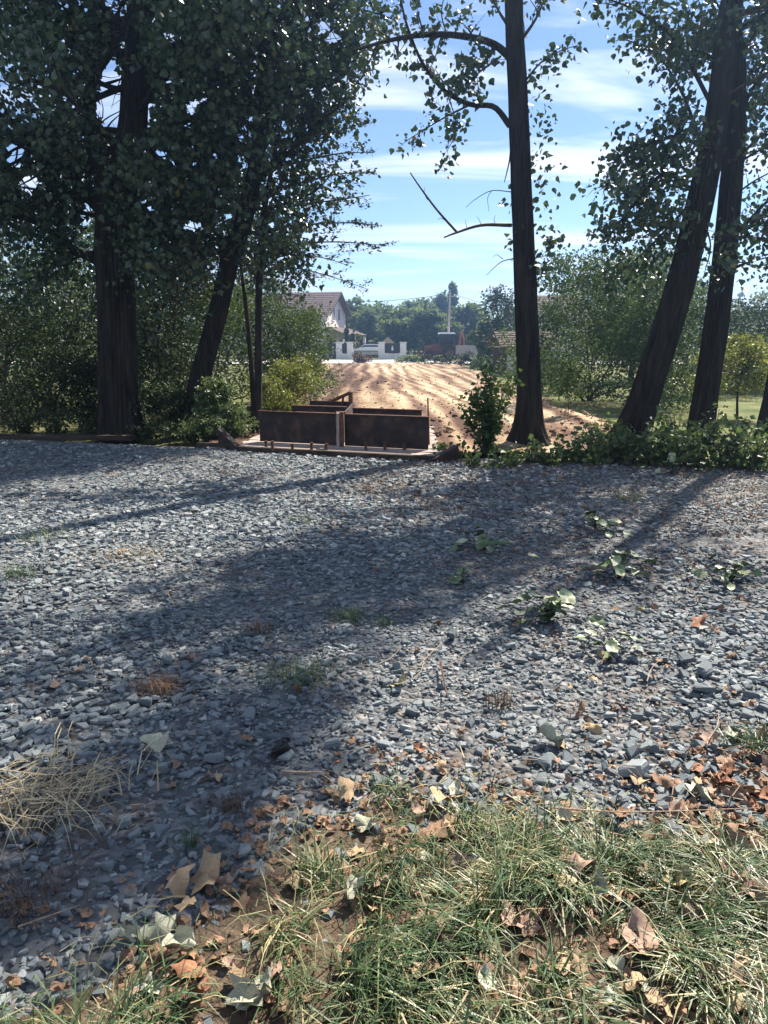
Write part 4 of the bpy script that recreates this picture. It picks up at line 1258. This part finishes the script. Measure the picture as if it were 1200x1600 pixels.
for x, r_ in ((.62, .66), (-1.35, .42)):
    for s in (-1, 1):
        w = Buf().tube([[x, s * .62, r_], [x, s * .72, r_], [x, s * 1.0, r_], [x, s * 1.05, r_]], [r_ * .9, r_, r_, r_ * .9], 18).build('wheel', M['tyre'], ld)
        Buf().tube([[x, s * 1.02, r_], [x, s * 1.07, r_]], r_ * .5, 12).build('rim', M['rust'], w)
for s in (-1, 1):
    fd = Buf()
    aa = np.linspace(.15, math.pi - .1, 9)
    for a0, a1 in zip(aa[:-1], aa[1:]):
        q = [(.62 + .74 * math.cos(t), .66 + .74 * math.sin(t)) for t in (a0, a1)]
        fd.hexa([(q[0][0], s * .55, q[0][1]), (q[0][0], s * 1.0, q[0][1]), (q[1][0], s * 1.0, q[1][1]), (q[1][0], s * .55, q[1][1])] + [(x, y, z + .05) for x, y, z in [(q[0][0], s * .55, q[0][1]), (q[0][0], s * 1.0, q[0][1]), (q[1][0], s * 1.0, q[1][1]), (q[1][0], s * .55, q[1][1])]])
    fd.build('fender', M['red'], ld)
    Buf().tube([[-.4, s * .68, 1.35], [-1.5, s * .68, 1.0], [-2.2, s * .68, .45]], .075, 6).build('loader_arm', M['red'], ld)
bk = Buf()
pr_ = [(-2.15, .12), (-2.1, .75), (-2.4, .85), (-2.5, .80), (-2.35, .45), (-2.75, .08)]
va = np.array([[x, -1.0, z] for x, z in pr_]); vb = va * np.array([1, -1, 1])
n_ = len(pr_)
bk.add(np.vstack([va, vb]), [np.arange(n_)[None], np.arange(n_, 2 * n_)[::-1][None], np.array([[i, n_ + i, n_ + (i + 1) % n_, (i + 1) % n_] for i in range(n_)])])
bk.build('front_bucket', M['rust'], ld)
Buf().tube([[1.45, 0, .8], [1.62, 0, 1.9], [1.75, 0, 2.75]], [.13, .12, .09], 6).build('boom', M['orange'], ld)
Buf().tube([[1.75, 0, 2.7], [1.95, 0, 1.9], [1.98, 0, 1.1]], [.08, .08, .06], 6).build('dipper', M['orange'], ld)
Buf().hexa([(1.75, -.35, .55), (2.35, -.35, .65), (2.35, .35, .65), (1.75, .35, .55), (1.85, -.35, 1.15), (2.45, -.35, 1.1), (2.45, .35, 1.1), (1.85, .35, 1.15)]).build('rear_bucket', M['rust'], ld)
for s in (-1, 1):
    Buf().tube([[1.45, s * .45, .9], [1.5, s * 1.0, .12]], .06, 6).build('stabiliser', M['red'], ld)
tr = AT(725, 553, 68)
tl = thing('trailer', 'grey box trailer standing right of the red loader', 'trailer', (tr[0] + .3, 69, 0))
Buf().box((-.9, -.7, .5), (.9, .7, 1.35)).build('body', M['concrete'], tl)
for s in (-1, 1):
    Buf().tube([[0, s * .72, .3], [0, s * .9, .3]], .3, 12).build('wheel', M['tyre'], tl)

# utility pole and wires
PY = 72.0
pl = thing('utility_pole', 'grey concrete utility pole rising behind the loader', 'utility pole', (AT(699, 560, PY)[0], PY, 0))
top = AT(703.5, 456, PY)
bx = AT(699, 560, PY)[0]
Buf().tube([[0, 0, -.1], [(top[0] - bx) * .5, 0, top[2] * .5], [top[0] - bx, 0, top[2]]], [.12, .10, .075], 10).build('shaft', M['pole'], pl)
Buf().box((top[0] - bx - .5, -.05, top[2] - .45), (top[0] - bx + .5, .05, top[2] - .37)).build('crossarm', M['pole'], pl)
for dx in (-.4, .4):
    Buf().tube([[top[0] - bx + dx, 0, top[2] - .369], [top[0] - bx + dx, 0, top[2] - .2]], .04, 8).build('insulator', M['white'], pl)
def wire(a, b_, sag, r_, label):
    a, b_ = np.asarray(a), np.asarray(b_)
    t = np.linspace(0, 1, 21)[:, None]
    q = a + (b_ - a) * t; q[:, 2] -= (4 * sag * t * (1 - t))[:, 0]
    o = Buf().tube(q, r_, 5).build('power_line', M['darkpanel'])
    tag(o, label, 'power line')
wire((top[0] - .4, PY, top[2] - .2), AT(528, 471, PY + 6), .25, .022, 'overhead wire running left from the utility pole past the house')
wire((top[0] + .4, PY, top[2] - .2), AT(790, 478, PY), .2, .022, 'overhead wire running right from the utility pole into the big tree')
wire(AT(1166, 402, 40), AT(1260, 384, 36), .1, .018, 'thin wire crossing the sky at the right edge')

# shed
sx, SY = AT(787, 590, 38)[0], 38
shed = thing('shed', 'small pale plastered shed with a brown tiled roof left of the lone poplar', 'shed', (sx, SY, 0), None, R(4))
Buf().box((0, 0, -.1), (2.4, 2.6, 1.42)).build('wall', M['shedwall'], shed)
tiles(tiles(Buf(), (-.3, -.35, 1.38), (2.7, -.35, 1.38), (2.7, 1.3, 2.15), (-.3, 1.3, 2.15), 7, .05), (2.7, 2.95, 1.38), (-.3, 2.95, 1.38), (-.3, 1.3, 2.15), (2.7, 1.3, 2.15), 7, .05).build('roof', M['oldtile'], shed)
Buf().box((-.06, -.06, 0), (.10, -.002, 1.36)).build('corner_post', M['oldwood'], shed)
Buf().box((-.05, .02, 0), (-.004, 2.55, 1.36)).build('dark_side_sheet', M['oldwood'], shed)  # dark sheet over the whole left wall, added for its shaded look
# far house roof behind the right bushes
g = AT(862, 462, 70)
fh = thing('far_house', 'grey-brown house roof showing above the right-hand bushes', 'house', (g[0], 70, 0), None, R(10))
Buf().box((-2.6, -2.4, 0), (2.6, 2.4, 4.4)).build('wall', M['shedwall'], fh)
zr = g[2]
tiles(tiles(Buf(), (-2.9, -2.9, 4.2), (2.9, -2.9, 4.2), (2.9, 0, zr), (-2.9, 0, zr), 8), (2.9, 2.9, 4.2), (-2.9, 2.9, 4.2), (-2.9, 0, zr), (2.9, 0, zr), 8).build('roof', M['oldtile'], fh)

# clods on the earth strip
cb = Buf()
rs = np.random.default_rng(61)
n_ = 2200
y = 12.6 + 26 * rs.uniform(0, 1, n_) ** 1.8
xa, xb = field_edge(y)
x = xa + (xb - xa) * rs.uniform(0, 1, n_)
edgey = np.exp(-((x - xb) / .7) ** 2) + np.exp(-((y - 13.5) / 1.5) ** 2)
s = np.exp(rs.normal(-3.35, .5, n_)) * (1 + .5 * edgey)
for k in range(8):
    q = (np.arange(n_) % 8) == k
    tv = TPL[k][0] * np.array([1, 1, 1.6])
    cb.inst(tv, TPL[k][1], np.stack([x[q], y[q], field_z(x[q], y[q]) + s[q] * .15], 1), rot_tilt(rs, q.sum(), .5) * s[q][:, None, None], np.clip(field_t(x[q], y[q]) + .06, 0, 1))
tag(cb.build('earth_clods', M['dirt']), kind='stuff')

# ------------------------------------------------------------------ grass, straw, tufts
def blades(buf, root, L, lean_dir, bend, width, tint):
    """curved blades; all arrays length N"""
    N = len(root)
    side = np.stack([-lean_dir[:, 1], lean_dir[:, 0], np.zeros(N)], 1)
    V = []
    for t, w in ((0, 1), (.4, .9), (.75, .6), (1, 0)):
        h = L * t * np.cos(bend * t * .9)
        f = L * t * np.sin(bend * t * .9)
        c = root + lean_dir * f[:, None] + np.stack([np.zeros(N), np.zeros(N), np.maximum(h, -.004)], 1)
        if w:
            V += [c - side * (width * w * .5)[:, None], c + side * (width * w * .5)[:, None]]
        else:
            V.append(c)
    V = np.stack(V, 1)
    fq = np.array([[0, 1, 3, 2], [2, 3, 5, 4]]); ft = np.array([[4, 5, 6]])
    o = (np.arange(N) * 7)[:, None, None]
    buf.add(V.reshape(-1, 3), [(fq[None] + o).reshape(-1, 4), (ft[None] + o).reshape(-1, 3)], np.repeat(tint, 7))


rs = np.random.default_rng(81)
gb = Buf()
for (nc, per) in ((560, 34),):
    cx = rs.uniform(-2.0, 2.4, nc * 3); cy = rs.uniform(.75, 2.9, nc * 3)
    dens = 1.2 * fbm(cx * 2.3, cy * 2.3, 83) + .12 + .12 * np.clip((verge_y(cx) - cy) / .4, -1, 1)
    ok = (cy < verge_y(cx) - .0) & (dens > rs.uniform(-.06, .34, nc * 3))
    cx, cy = cx[ok], cy[ok]
    for i in range(len(cx)):
        n_ = int(per * rs.uniform(.5, 1.5))
        sprd = rs.uniform(.02, .06)
        rt = np.stack([cx[i] + rs.normal(0, sprd, n_), cy[i] + rs.normal(0, sprd, n_), np.full(n_, .012)], 1)
        a0 = rs.uniform(0, 6.28) if rs.uniform() < .5 else rs.normal(-.6, .7)
        a = a0 + rs.normal(0, .75, n_)
        Ln_ = rs.uniform(.07, .25) * np.clip((verge_y(cx[i]) - cy[i]) / .35 + .35, .35, 1) * rs.uniform(.55, 1.2, n_)
        dry = rs.uniform() < .2
        ti = np.clip(rs.normal(.76 if dry else .30, .17, n_), 0, 1)
        ti = np.where(rs.uniform(size=n_) < .09, rs.uniform(.72, .95, n_), ti)
        blades(gb, rt, Ln_, np.stack([np.cos(a), np.sin(a), 0 * a], 1), np.clip(rs.normal(1.2, .4, n_), .2, 1.9), rs.uniform(.002, .0058, n_), ti)
n_ = 3000
x = rs.uniform(-2.0, 2.4, n_); y = rs.uniform(.8, 2.9, n_)
ok = y < verge_y(x) + .05 + rs.normal(0, .08, n_)
x, y = x[ok], y[ok]; n_ = len(x)
a = rs.uniform(0, 6.28, n_)
blades(gb, np.stack([x, y, rs.uniform(.014, .04, n_)], 1), rs.uniform(.05, .17, n_), np.stack([np.cos(a), np.sin(a), 0 * a], 1), rs.uniform(1.5, 1.78, n_), rs.uniform(.002, .0045, n_), np.clip(rs.normal(.74, .14, n_), 0, 1))
tag(gb.build('grass', M['grass']), kind='stuff')

def tuft(name, label, cat, px, py, rad, n_, L, mat_, tint, seed, group=None, bend=1.0, w=(.002, .004)):
    rs = np.random.default_rng(seed)
    g = G(px, py)
    b = Buf()
    a = rs.uniform(0, 6.28, n_)
    rt = np.stack([rs.normal(0, rad, n_), rs.normal(0, rad * .8, n_), np.full(n_, .008)], 1)
    blades(b, rt, L * rs.uniform(.5, 1.2, n_), np.stack([np.cos(a), np.sin(a), 0 * a], 1), np.clip(rs.normal(bend, .4, n_), .1, 1.7), rs.uniform(w[0], w[1], n_), np.clip(rs.normal(tint, .2, n_), 0, 1))
    o = b.build(name, M[mat_])
    o.location = (g[0], g[1], .004)
    return tag(o, label, cat, group, 'stuff' if rad > .3 else None)


tuft('dry_tuft', 'reddish-brown dry tuft on the gravel left of the middle', 'dry grass', 250, 1082, .055, 260, .09, 'dead', .5, 401)
tuft('grass_tuft', 'dark green and brown flattened tuft on the gravel left of the broken twigs', 'grass', 465, 1062, .10, 260, .09, 'grass', .5, 402, bend=1.3)
tuft('grass_tuft', 'tiny bright green tuft on the shaded gravel', 'grass', 600, 978, .03, 70, .07, 'grass', .25, 403)
tuft('grass_tuft', 'dark green tuft by the left edge of the gravel', 'grass', 32, 902, .07, 150, .12, 'grass', .15, 404)
tuft('grass_tuft', 'grassy patch of thin stalks on the left gravel, far from us', 'grass', 70, 845, .14, 130, .13, 'grass', .6, 405)
tuft('dry_tuft', 'pale dry tuft in the sunlit band of gravel', 'dry grass', 215, 872, .22, 160, .12, 'straw', .5, 406, bend=1.4)
tuft('dry_tuft', 'brown dry tuft on the shaded gravel above the flat green tuft', 'dry grass', 404, 988, .05, 90, .07, 'dead', .6, 407)
tuft('dry_tuft', 'dark spiky dead tuft on the gravel right of the twigs', 'dry grass', 782, 1108, .03, 80, .10, 'dead', .15, 408, bend=.7)
tuft('grass_tuft', 'dark tuft near the right edge of the picture among brown leaves', 'grass', 1190, 1172, .07, 240, .10, 'grass', .18, 409)
tuft('dry_tuft', 'long strip of yellow dry grass at the right end of the far gravel', 'dry grass', 1170, 775, .55, 700, .09, 'straw', .35, 410, bend=1.2)
tuft('grass_tuft', 'thin dry and green tuft on the gravel below the poplar shoots', 'grass', 985, 783, .10, 130, .14, 'grass', .72, 411)
tuft('dry_tuft', 'dark small tuft on the middle gravel above the shadow edge', 'dry grass', 580, 770, .14, 150, .14, 'dead', .25, 412)
tuft('grass_tuft', 'thin green tuft on the sunlit far gravel', 'grass', 470, 816, .10, 90, .10, 'grass', .5, 413)
tuft('dry_tuft', 'dark tuft in the far gravel left of the deck', 'dry grass', 360, 742, .12, 120, .13, 'dead', .2, 414)
tuft('grass_tuft', 'dark green tuft in the shaded middle gravel', 'grass', 545, 968, .05, 150, .09, 'grass', .2, 415)
tuft('grass_tuft', 'green sprig in the stones at the lower left', 'grass', 302, 1330, .010, 34, .09, 'grass', .3, 416)
tuft('dry_tuft', 'dark dead tuft in the stones at the left picture edge', 'dry grass', 30, 1410, .09, 160, .10, 'dead', .2, 417)
tuft('dry_tuft', 'dark dry tuft in the stones above the grass on the left', 'dry grass', 362, 1268, .035, 80, .07, 'dead', .15, 418)

# straw heap on the left
rs = np.random.default_rng(91)
sb = Buf()
for (px, py, n_, rad) in ((70, 1235, 80, .15), (40, 1300, 70, .15), (100, 1262, 45, .13), (10, 1275, 60, .13)):
    g = G(px, py)
    a = rs.normal(.6, .8, n_)
    rt = np.stack([g[0] + rs.normal(0, rad, n_), g[1] + rs.normal(0, rad * .55, n_), rs.uniform(.02, .04, n_)], 1)
    blades(sb, rt, rs.uniform(.08, .24, n_), np.stack([np.cos(a), np.sin(a), 0 * a], 1), rs.uniform(1.70, 1.84, n_), rs.uniform(.003, .006, n_), np.clip(rs.normal(.6, .25, n_), 0, 1))
o = sb.build('straw_heap', M['straw'])
tag(o, 'flattened heap of pale straw on the stones at the left edge', 'straw')

# ------------------------------------------------------------------ weeds with broad leaves on the gravel
def leaf_mesh(seed, k=12, lobes=0, curl=.3, asp=.8):
    rs = np.random.default_rng(seed)
    a = np.arange(k) * 2 * math.pi / k
    r_ = np.ones(k) * .5
    if lobes:
        r_ *= .86 + .20 * np.cos(a * lobes)
    r_ *= rs.uniform(.82, 1.12, k)
    r_[0] *= 1.25
    v = [[0, 0, 0]]
    for f in (.5, 1.0):
        for j in range(k):
            v.append([math.cos(a[j]) * r_[j] * f, math.sin(a[j]) * r_[j] * f * asp, 0])
    v = np.array(v)
    rr_ = np.hypot(v[:, 0], v[:, 1])
    v[:, 2] += rs.normal(0, .02 + .075 * curl, len(v)) * (rr_ > .15)
    ax_ = rs.uniform(0, 3.14); kx = curl * 4.2 * rs.uniform(.5, 1.2) * rs.choice([-1, 1, 1])
    e1, e2 = np.array([math.cos(ax_), math.sin(ax_)]), np.array([-math.sin(ax_), math.cos(ax_)])
    p1, p2 = v[:, :2] @ e1, v[:, :2] @ e2
    th = p1 * kx * (1 + .5 * p2)
    q1 = np.where(abs(kx) > 1e-3, np.sin(th) / (kx * (1 + .5 * p2)), p1)
    qz = np.where(abs(kx) > 1e-3, (1 - np.cos(th)) / (kx * (1 + .5 * p2)), 0)
    v[:, :2] = q1[:, None] * e1 + p2[:, None] * e2
    v[:, 2] += qz
    f3 = [[0, 1 + j, 1 + (j + 1) % k] for j in range(k)]
    f4 = [[1 + j, 1 + k + j, 1 + k + (j + 1) % k, 1 + (j + 1) % k] for j in range(k)]
    return v, [np.array(f3), np.array(f4)]


def proto(v, f, mat_, name):
    o = Buf().add(v, f, .5).build(name, mat_, smooth=True)
    me = o.data
    bpy.data.objects.remove(o)
    return me


gm = {}
m, n, l, p = nodes('broad_leaf'); p.inputs['Roughness'].default_value = .5
no = n.new('ShaderNodeTexNoise'); no.inputs['Scale'].default_value = 5; co = n.new('ShaderNodeTexCoord'); l.new(co.outputs['Object'], no.inputs[0])
oi = n.new('ShaderNodeObjectInfo')
mth = n.new('ShaderNodeMath'); mth.operation = 'MULTIPLY_ADD'; mth.inputs[1].default_value = .5; l.new(no.outputs[0], mth.inputs[0])
mt2 = n.new('ShaderNodeMath'); mt2.operation = 'MULTIPLY'; mt2.inputs[1].default_value = .5; l.new(oi.outputs['Random'], mt2.inputs[0]); l.new(mt2.outputs[0], mth.inputs[2])
r = ramp(n, [(.15, rgb(.035, .065, .025)), (.5, rgb(.10, .15, .06)), (.70, rgb(.26, .30, .18)), (.9, rgb(.40, .42, .29))])
l.new(mth.outputs[0], r.inputs[0]); l.new(r.outputs[0], p.inputs['Base Color'])
M['broad'] = m
WL = [proto(*leaf_mesh(500 + k, 12, 0, .35, .75), M['broad'], 'leaf') for k in range(6)]


def weed_plant(label, px, py, nleaf, size, spread, h, seed):
    rs = np.random.default_rng(seed)
    g = G(px, py)
    t = thing('broadleaf_weed', label, 'weed', (g[0], g[1], 0))
    sb = Buf()
    for i in range(int(nleaf * 1.3)):
        a = rs.uniform(0, 6.28); d = abs(rs.normal(0, spread)); z = h * rs.uniform(.25, 1) * (1 - .4 * d / (spread * 2 + .01))
        z = max(z, .02)
        p_ = np.array([math.cos(a) * d, math.sin(a) * d, z])
        sb.tube(spline([[0, 0, 0], p_ * np.array([.4, .4, .7]), p_], 5), .0022, 4, cap=False)
        o = bpy.data.objects.new('leaf', WL[rs.integers(0, 6)])
        C.objects.link(o); o.parent = t
        o.location = p_
        o.rotation_euler = (rs.normal(0, .3), rs.normal(.15, .3), a)
        s = size * rs.uniform(.45, 1.0)
        o.scale = (s, s, s)
    sb.build('stem', M['twig'], t)
    return t


weed_plant('large pale broad-leaved weed on the sunlit right gravel', 858, 972, 24, .125, .15, .20, 601)
weed_plant('broad-leaved weed with a yellowing tip behind the large pale weed', 968, 905, 20, .125, .15, .22, 602)
weed_plant('fresh green broad-leaved weed near the right edge of the gravel', 1142, 912, 18, .12, .14, .18, 603)
weed_plant('small dark-leaved weed with cupped leaves in front of the other gravel weeds', 956, 1020, 11, .10, .09, .13, 604)
weed_plant('flat weed with drooping leaves in the middle of the far gravel', 755, 862, 15, .13, .20, .16, 605)
weed_plant('small weed on the gravel between the flat weed and the sunlit edge', 930, 830, 14, .12, .16, .18, 606)
weed_plant('weed with large pale leaves at the foot of the far weeds on the right', 1050, 742, 18, .16, .26, .26, 607)
weed_plant('small dark weed in the middle gravel on the right of the shadow edge', 722, 910, 10, .08, .09, .11, 608)

# ------------------------------------------------------------------ fallen leaves
FLM = {}
for c in LEAFC:
    FLM[c] = [proto(*leaf_mesh(700 + 10 * i + ord(c[0]), 14, (0, 5, 3, 0, 5)[i], (.7, .6, .9, 1.2, .5)[i], (.75, .95, .8, .6, 1.0)[i]), M['fl_' + c], 'leaf') for i in range(5)]


CN = {'tan': 'tan', 'brown': 'dark brown', 'russet': 'russet', 'pale': 'pale grey', 'yellow': 'yellowish', 'pink': 'pinkish-brown'}


def where(px, py, x0, x1, y0, y1):
    c = ('left', 'middle', 'right')[min(2, max(0, int(3 * (px - x0) / (x1 - x0))))]
    return ('upper ' if py < (y0 + y1) / 2 else 'lower ') + c


def fallen(px, py, col, size, label, group=None, seed=0, z=.022, tilt=.3, kind=None):
    rs = np.random.default_rng(seed)
    g = G(px, py)
    o = bpy.data.objects.new('fallen_leaf', FLM[col][rs.integers(0, 5) if kind is None else kind])
    C.objects.link(o)
    o.location = (g[0], g[1], z)
    o.rotation_euler = (rs.normal(0, tilt), rs.normal(0, tilt), rs.uniform(0, 6.28))
    s = size * rs.uniform(.85, 1.15)
    o.scale = (s, s, s)
    return tag(o, label, 'leaf', group)


sp_ = ((240, 1174, 'pale', .11, 'pale cream-green leaf alone on the stones at the left', .035), (627, 1076, 'yellow', .12, 'long yellowish folded leaf on the gravel below the twigs', .03), (1092, 985, 'russet', .12, 'orange-red crumpled leaf standing in the right gravel', .05),
       (386, 1160, 'brown', .07, 'small round brown leaf on the stones near the black lump', .03), (465, 1085, 'russet', .07, 'orange leaf at the edge of the dark flattened tuft', .03), (655, 1180, 'russet', .06, 'red-orange leaf on the stones above the grass', .03),
       (925, 1148, 'tan', .09, 'tan upright leaf in the dark hollow of the right gravel', .04), (860, 1168, 'pale', .14, 'large grey-white crumpled leaf in the shaded hollow on the right', .035), (1150, 1158, 'pale', .10, 'pale curled leaf near the right edge above the leaf drift', .03),
       (1090, 1255, 'pale', .13, 'long whitish leaf on the brown leaf drift', .04), (1000, 960, 'yellow', .06, 'small yellow leaf above the cupped dark weed', .03), (690, 1265, 'tan', .13, 'lobed tan leaf at the upper edge of the grass', .045),
       (245, 1470, 'pale', .15, 'large pale leaf at the left border of the grass', .05), (285, 1500, 'pale', .13, 'whitish torn leaf below the large pale leaf', .05), (280, 1405, 'tan', .13, 'upright curled tan leaf where stones meet grass', .07),
       (325, 1395, 'tan', .12, 'broad tan leaf leaning in the grass edge', .07), (300, 1530, 'russet', .09, 'coral-red leaf in the grass at the bottom left', .04), (305, 1578, 'russet', .11, 'orange crumpled leaf at the bottom edge', .05),
       (635, 1395, 'tan', .13, 'tan arched leaf in the left middle of the grass', .06), (755, 1432, 'tan', .15, 'long tan leaf lying across the middle of the grass', .06), (905, 1380, 'pink', .13, 'big pinkish-brown leaf standing in the grass', .09),
       (875, 1400, 'tan', .12, 'golden folded leaf beside the big pinkish leaf', .07), (1060, 1405, 'yellow', .11, 'pale yellow leaf in the right part of the grass', .06), (1000, 1500, 'pink', .12, 'pinkish ridged leaf in the lower right grass', .06),
       (665, 1530, 'brown', .12, 'grey-brown rolled leaf in the lower middle grass', .05), (410, 1580, 'pale', .12, 'greenish-grey leaf at the bottom left of the grass', .05), (760, 1480, 'yellow', .12, 'pale straw-coloured leaf below the long tan leaf', .05))
for i, (px, py, c, s, lb, z) in enumerate(sp_):
    fallen(px, py, c, s, lb, None, 800 + i, z, .45)
rs = np.random.default_rng(95)
# leaf drift on the right, leaves in the grass, few on the gravel
for i in range(80):
    px, py = rs.uniform(985, 1215), rs.uniform(1130, 1345)
    if py < 1345 - (px - 960) * .9:
        px, py = 1210 - rs.uniform(0, 200) ** .99, rs.uniform(1220, 1345)
    c = str(rs.choice(['pink', 'brown', 'pink', 'tan', 'brown', 'brown', 'russet']))
    fallen(px, py, c, rs.uniform(.05, .095), CN[c] + ' curled leaf in the ' + where(px, py, 1000, 1215, 1150, 1345) + ' of the leaf drift on the right', 'leaves of the brown drift', 900 + i, rs.uniform(.015, .04), .35)
for i in range(185):
    px, py = rs.uniform(180, 1200), 1245 + 355 * rs.uniform() ** 1.25
    g = G(px, py)
    if g[1] > verge_y(g[0]) + .05:
        continue
    c = str(rs.choice(['tan', 'brown', 'pink', 'pale', 'tan', 'brown', 'brown']))
    fallen(px, py, c, rs.uniform(.045, .10), CN[c] + ' dry leaf in the ' + where(px, py, 180, 1200, 1260, 1600) + ' of the foreground grass', 'dry leaves in the grass', 1100 + i, rs.uniform(.025, .065), .45)
for i in range(46):
    px, py = rs.uniform(650, 1180), rs.uniform(880, 1260)
    c = str(rs.choice(['brown', 'russet', 'brown', 'pink', 'tan']))
    fallen(px, py, c, rs.uniform(.035, .08), 'small ' + CN[c] + ' leaf in the ' + where(px, py, 650, 1180, 880, 1260) + ' of the gravel\'s right half', 'small leaves on the gravel', 1300 + i, rs.uniform(.02, .035), .4)
for i in range(22):
    px, py = rs.uniform(20, 640), rs.uniform(760, 1240)
    c = str(rs.choice(['brown', 'brown', 'pink', 'tan']))
    fallen(px, py, c, rs.uniform(.03, .06), 'small ' + CN[c] + ' leaf in the ' + where(px, py, 20, 640, 760, 1240) + ' of the gravel\'s left half', 'small leaves on the left gravel', 1400 + i, rs.uniform(.018, .03), .4)
# crumbled litter
lb_ = Buf()
rs = np.random.default_rng(97)
tv, tf = leaf_mesh(3, 7, 0, .6, .7)
n_ = 8600
x = rs.uniform(-2.2, 2.6, n_); y = rs.uniform(.9, 5.5, n_) ** 1.0
y[:6000] = rs.uniform(.85, 2.7, 6000)
ok = (fbm(x * 1.1, y * 1.1, 98) + .30 * np.clip((verge_y(x) + .35 - y), -1, .6) + .12 * np.clip(x, -1, 1.5) > rs.uniform(-.08, .34, n_))
x, y = x[ok], y[ok]
q = (y < verge_y(x) + .25 + .3 * rs.uniform(size=len(x))) | (x > .25)
x, y = x[q], y[q]
lb_.inst(tv, tf, np.stack([x, y, rs.uniform(.012, .03, len(x))], 1), rot_tilt(rs, len(x), .5) * rs.uniform(.014, .055, len(x))[:, None, None], rs.uniform(0, 1, len(x)))
tag(lb_.build('leaf_litter', M['fl_brown']), kind='stuff')

gd = Buf()
n_ = 9000
x, y, _s = scatter(rs, n_, 1.6, 11.0, .02, .3)
pch = fbm(x * .55 + 9, y * .55, 140) + .04 + .30 * np.exp(-((y - 8.5) / 2.0) ** 2) * (x > 0) + .12 * (x > .8) * (y < 4) + .16 * np.clip(x - .2, -1, 1) - .12 * (x < -.1) * (y < 4)
ok = (pch > rs.uniform(-.02, .30, n_)) & (y < edge_y(x) - .1)
x, y = x[ok], y[ok]; n_ = len(x)
gd.inst(tv, tf, np.stack([x, y, rs.uniform(.018, .04, n_)], 1), rot_tilt(rs, n_, .5) * rs.uniform(.015, .05, n_)[:, None, None], rs.uniform(0, 1, n_))
a = rs.uniform(0, 6.28, n_)
blades(gd, np.stack([x + rs.normal(0, .1, n_), y, rs.uniform(.015, .035, n_)], 1), rs.uniform(.04, .16, n_), np.stack([np.cos(a), np.sin(a), 0 * a], 1), rs.uniform(1.4, 1.75, n_), rs.uniform(.002, .005, n_), rs.uniform(0, 1, n_))
tag(gd.build('dry_debris', M['dead']), kind='stuff')

# twigs and stems
def twig(pts, r_, label, mat_='pale_twig', group=None, z=.035):
    q = np.array([G(x, y) for x, y in pts]); q[:, 2] = z + np.linspace(0, .012, len(q))
    return tag(Buf().tube(spline(q, 10), np.linspace(r_, r_ * .5, 10), 5).build('twig', M[mat_]), label, 'twig', group)


twig([(585, 1050), (610, 1040), (628, 1022)], .003, 'short pale twig at the left of the scattered stems')
twig([(655, 1050), (672, 1033), (690, 1018)], .003, 'pale diagonal twig at the top of the scattered stems')
twig([(688, 1045), (692, 1070), (698, 1100)], .006, 'reddish stem pointing towards us among the scattered stems', 'rust')
twig([(645, 1072), (658, 1060), (662, 1044)], .003, 'thin curved twig beside the long yellowish leaf')
twig([(700, 1050), (720, 1040), (738, 1026)], .003, 'thin pale twig at the right of the scattered stems')
twig([(260, 930), (268, 945), (278, 955)], .0035, 'small pale twig on the shaded left gravel')
twig([(30, 1465), (80, 1450), (128, 1436)], .003, 'thin straight stalk lying on the stones at the lower left')
twig([(440, 1218), (470, 1222), (505, 1224)], .006, 'pale stick lying on the stones above the grass')
twig([(880, 1300), (960, 1320), (1060, 1345)], .004, 'long brown stalk across the top of the right grass')
twig([(860, 1290), (980, 1300), (1180, 1296)], .003, 'very long thin stalk across the leaf drift', 'pale_twig', z=.07)
twig([(980, 1520), (1050, 1522), (1090, 1515)], .005, 'brown stick in the lower right grass', 'rust', z=.07)
twig([(1095, 1180), (1118, 1150), (1122, 1125)], .003, 'curved pale stem on the right gravel')
twig([(1010, 1075), (1018, 1055), (1035, 1040)], .003, 'little hooked stem beside the flat dark stones')
twig([(715, 1205), (735, 1225), (745, 1235)], .003, 'short grey twig above the grass')
# the black lump
g = G(437, 1182)
tv = TPL[3][0] * np.array([1, 1, 2.0])
o = Buf().add(tv * .075, TPL[3][1]).add(TPL[7][0] * np.array([.045, .045, .09]) + np.array([.02, .01, .03]), TPL[7][1]).build('black_lump', M['black'])
o.location = (g[0], g[1], .035)
tag(o, 'small shiny black lump on the stones left of the middle', 'lump')
# few big flat slates on the right
for i, (px, py, s, lb) in enumerate(((1072, 1038, .11, 'ribbed rounded flat stone on the right gravel'), (1100, 1055, .13, 'flat slate slab right of the ribbed stone'), (1095, 1085, .11, 'dark-edged slate standing proud below the flat slab'), (990, 1215, .13, 'pale blue angular stone beside the leaf drift'), (705, 1000, .10, 'dark tilted stone casting a shadow on the middle gravel'))):
    g = G(px, py)
    tv, tf = TPL[(3 * i + 2) % 16]
    o = Buf().add(tv * np.array([1, 1, .8]) * s, tf, (.25, .3, .2, .7, .2)[i]).build('slate_slab', M['stone'])
    o.location = (g[0], g[1], .04)
    o.rotation_euler = (.12, -.1, i * 1.3)
    tag(o, lb, 'stone')

# ------------------------------------------------------------------ air: thin bluish haze that glows towards the sun
m = bpy.data.materials.new('haze')
m.use_nodes = True
m.node_tree.nodes.clear()
pv = m.node_tree.nodes.new('ShaderNodeVolumePrincipled')
pv.inputs['Color'].default_value = (.38, .62, 1.0, 1)
pv.inputs['Density'].default_value = HAZE
pv.inputs['Anisotropy'].default_value = .82
ou = m.node_tree.nodes.new('ShaderNodeOutputMaterial')
m.node_tree.links.new(pv.outputs[0], ou.inputs['Volume'])
tag(Buf().box((-260, -60, -1.2), (260, 260, 19)).build('haze', m), kind='stuff')
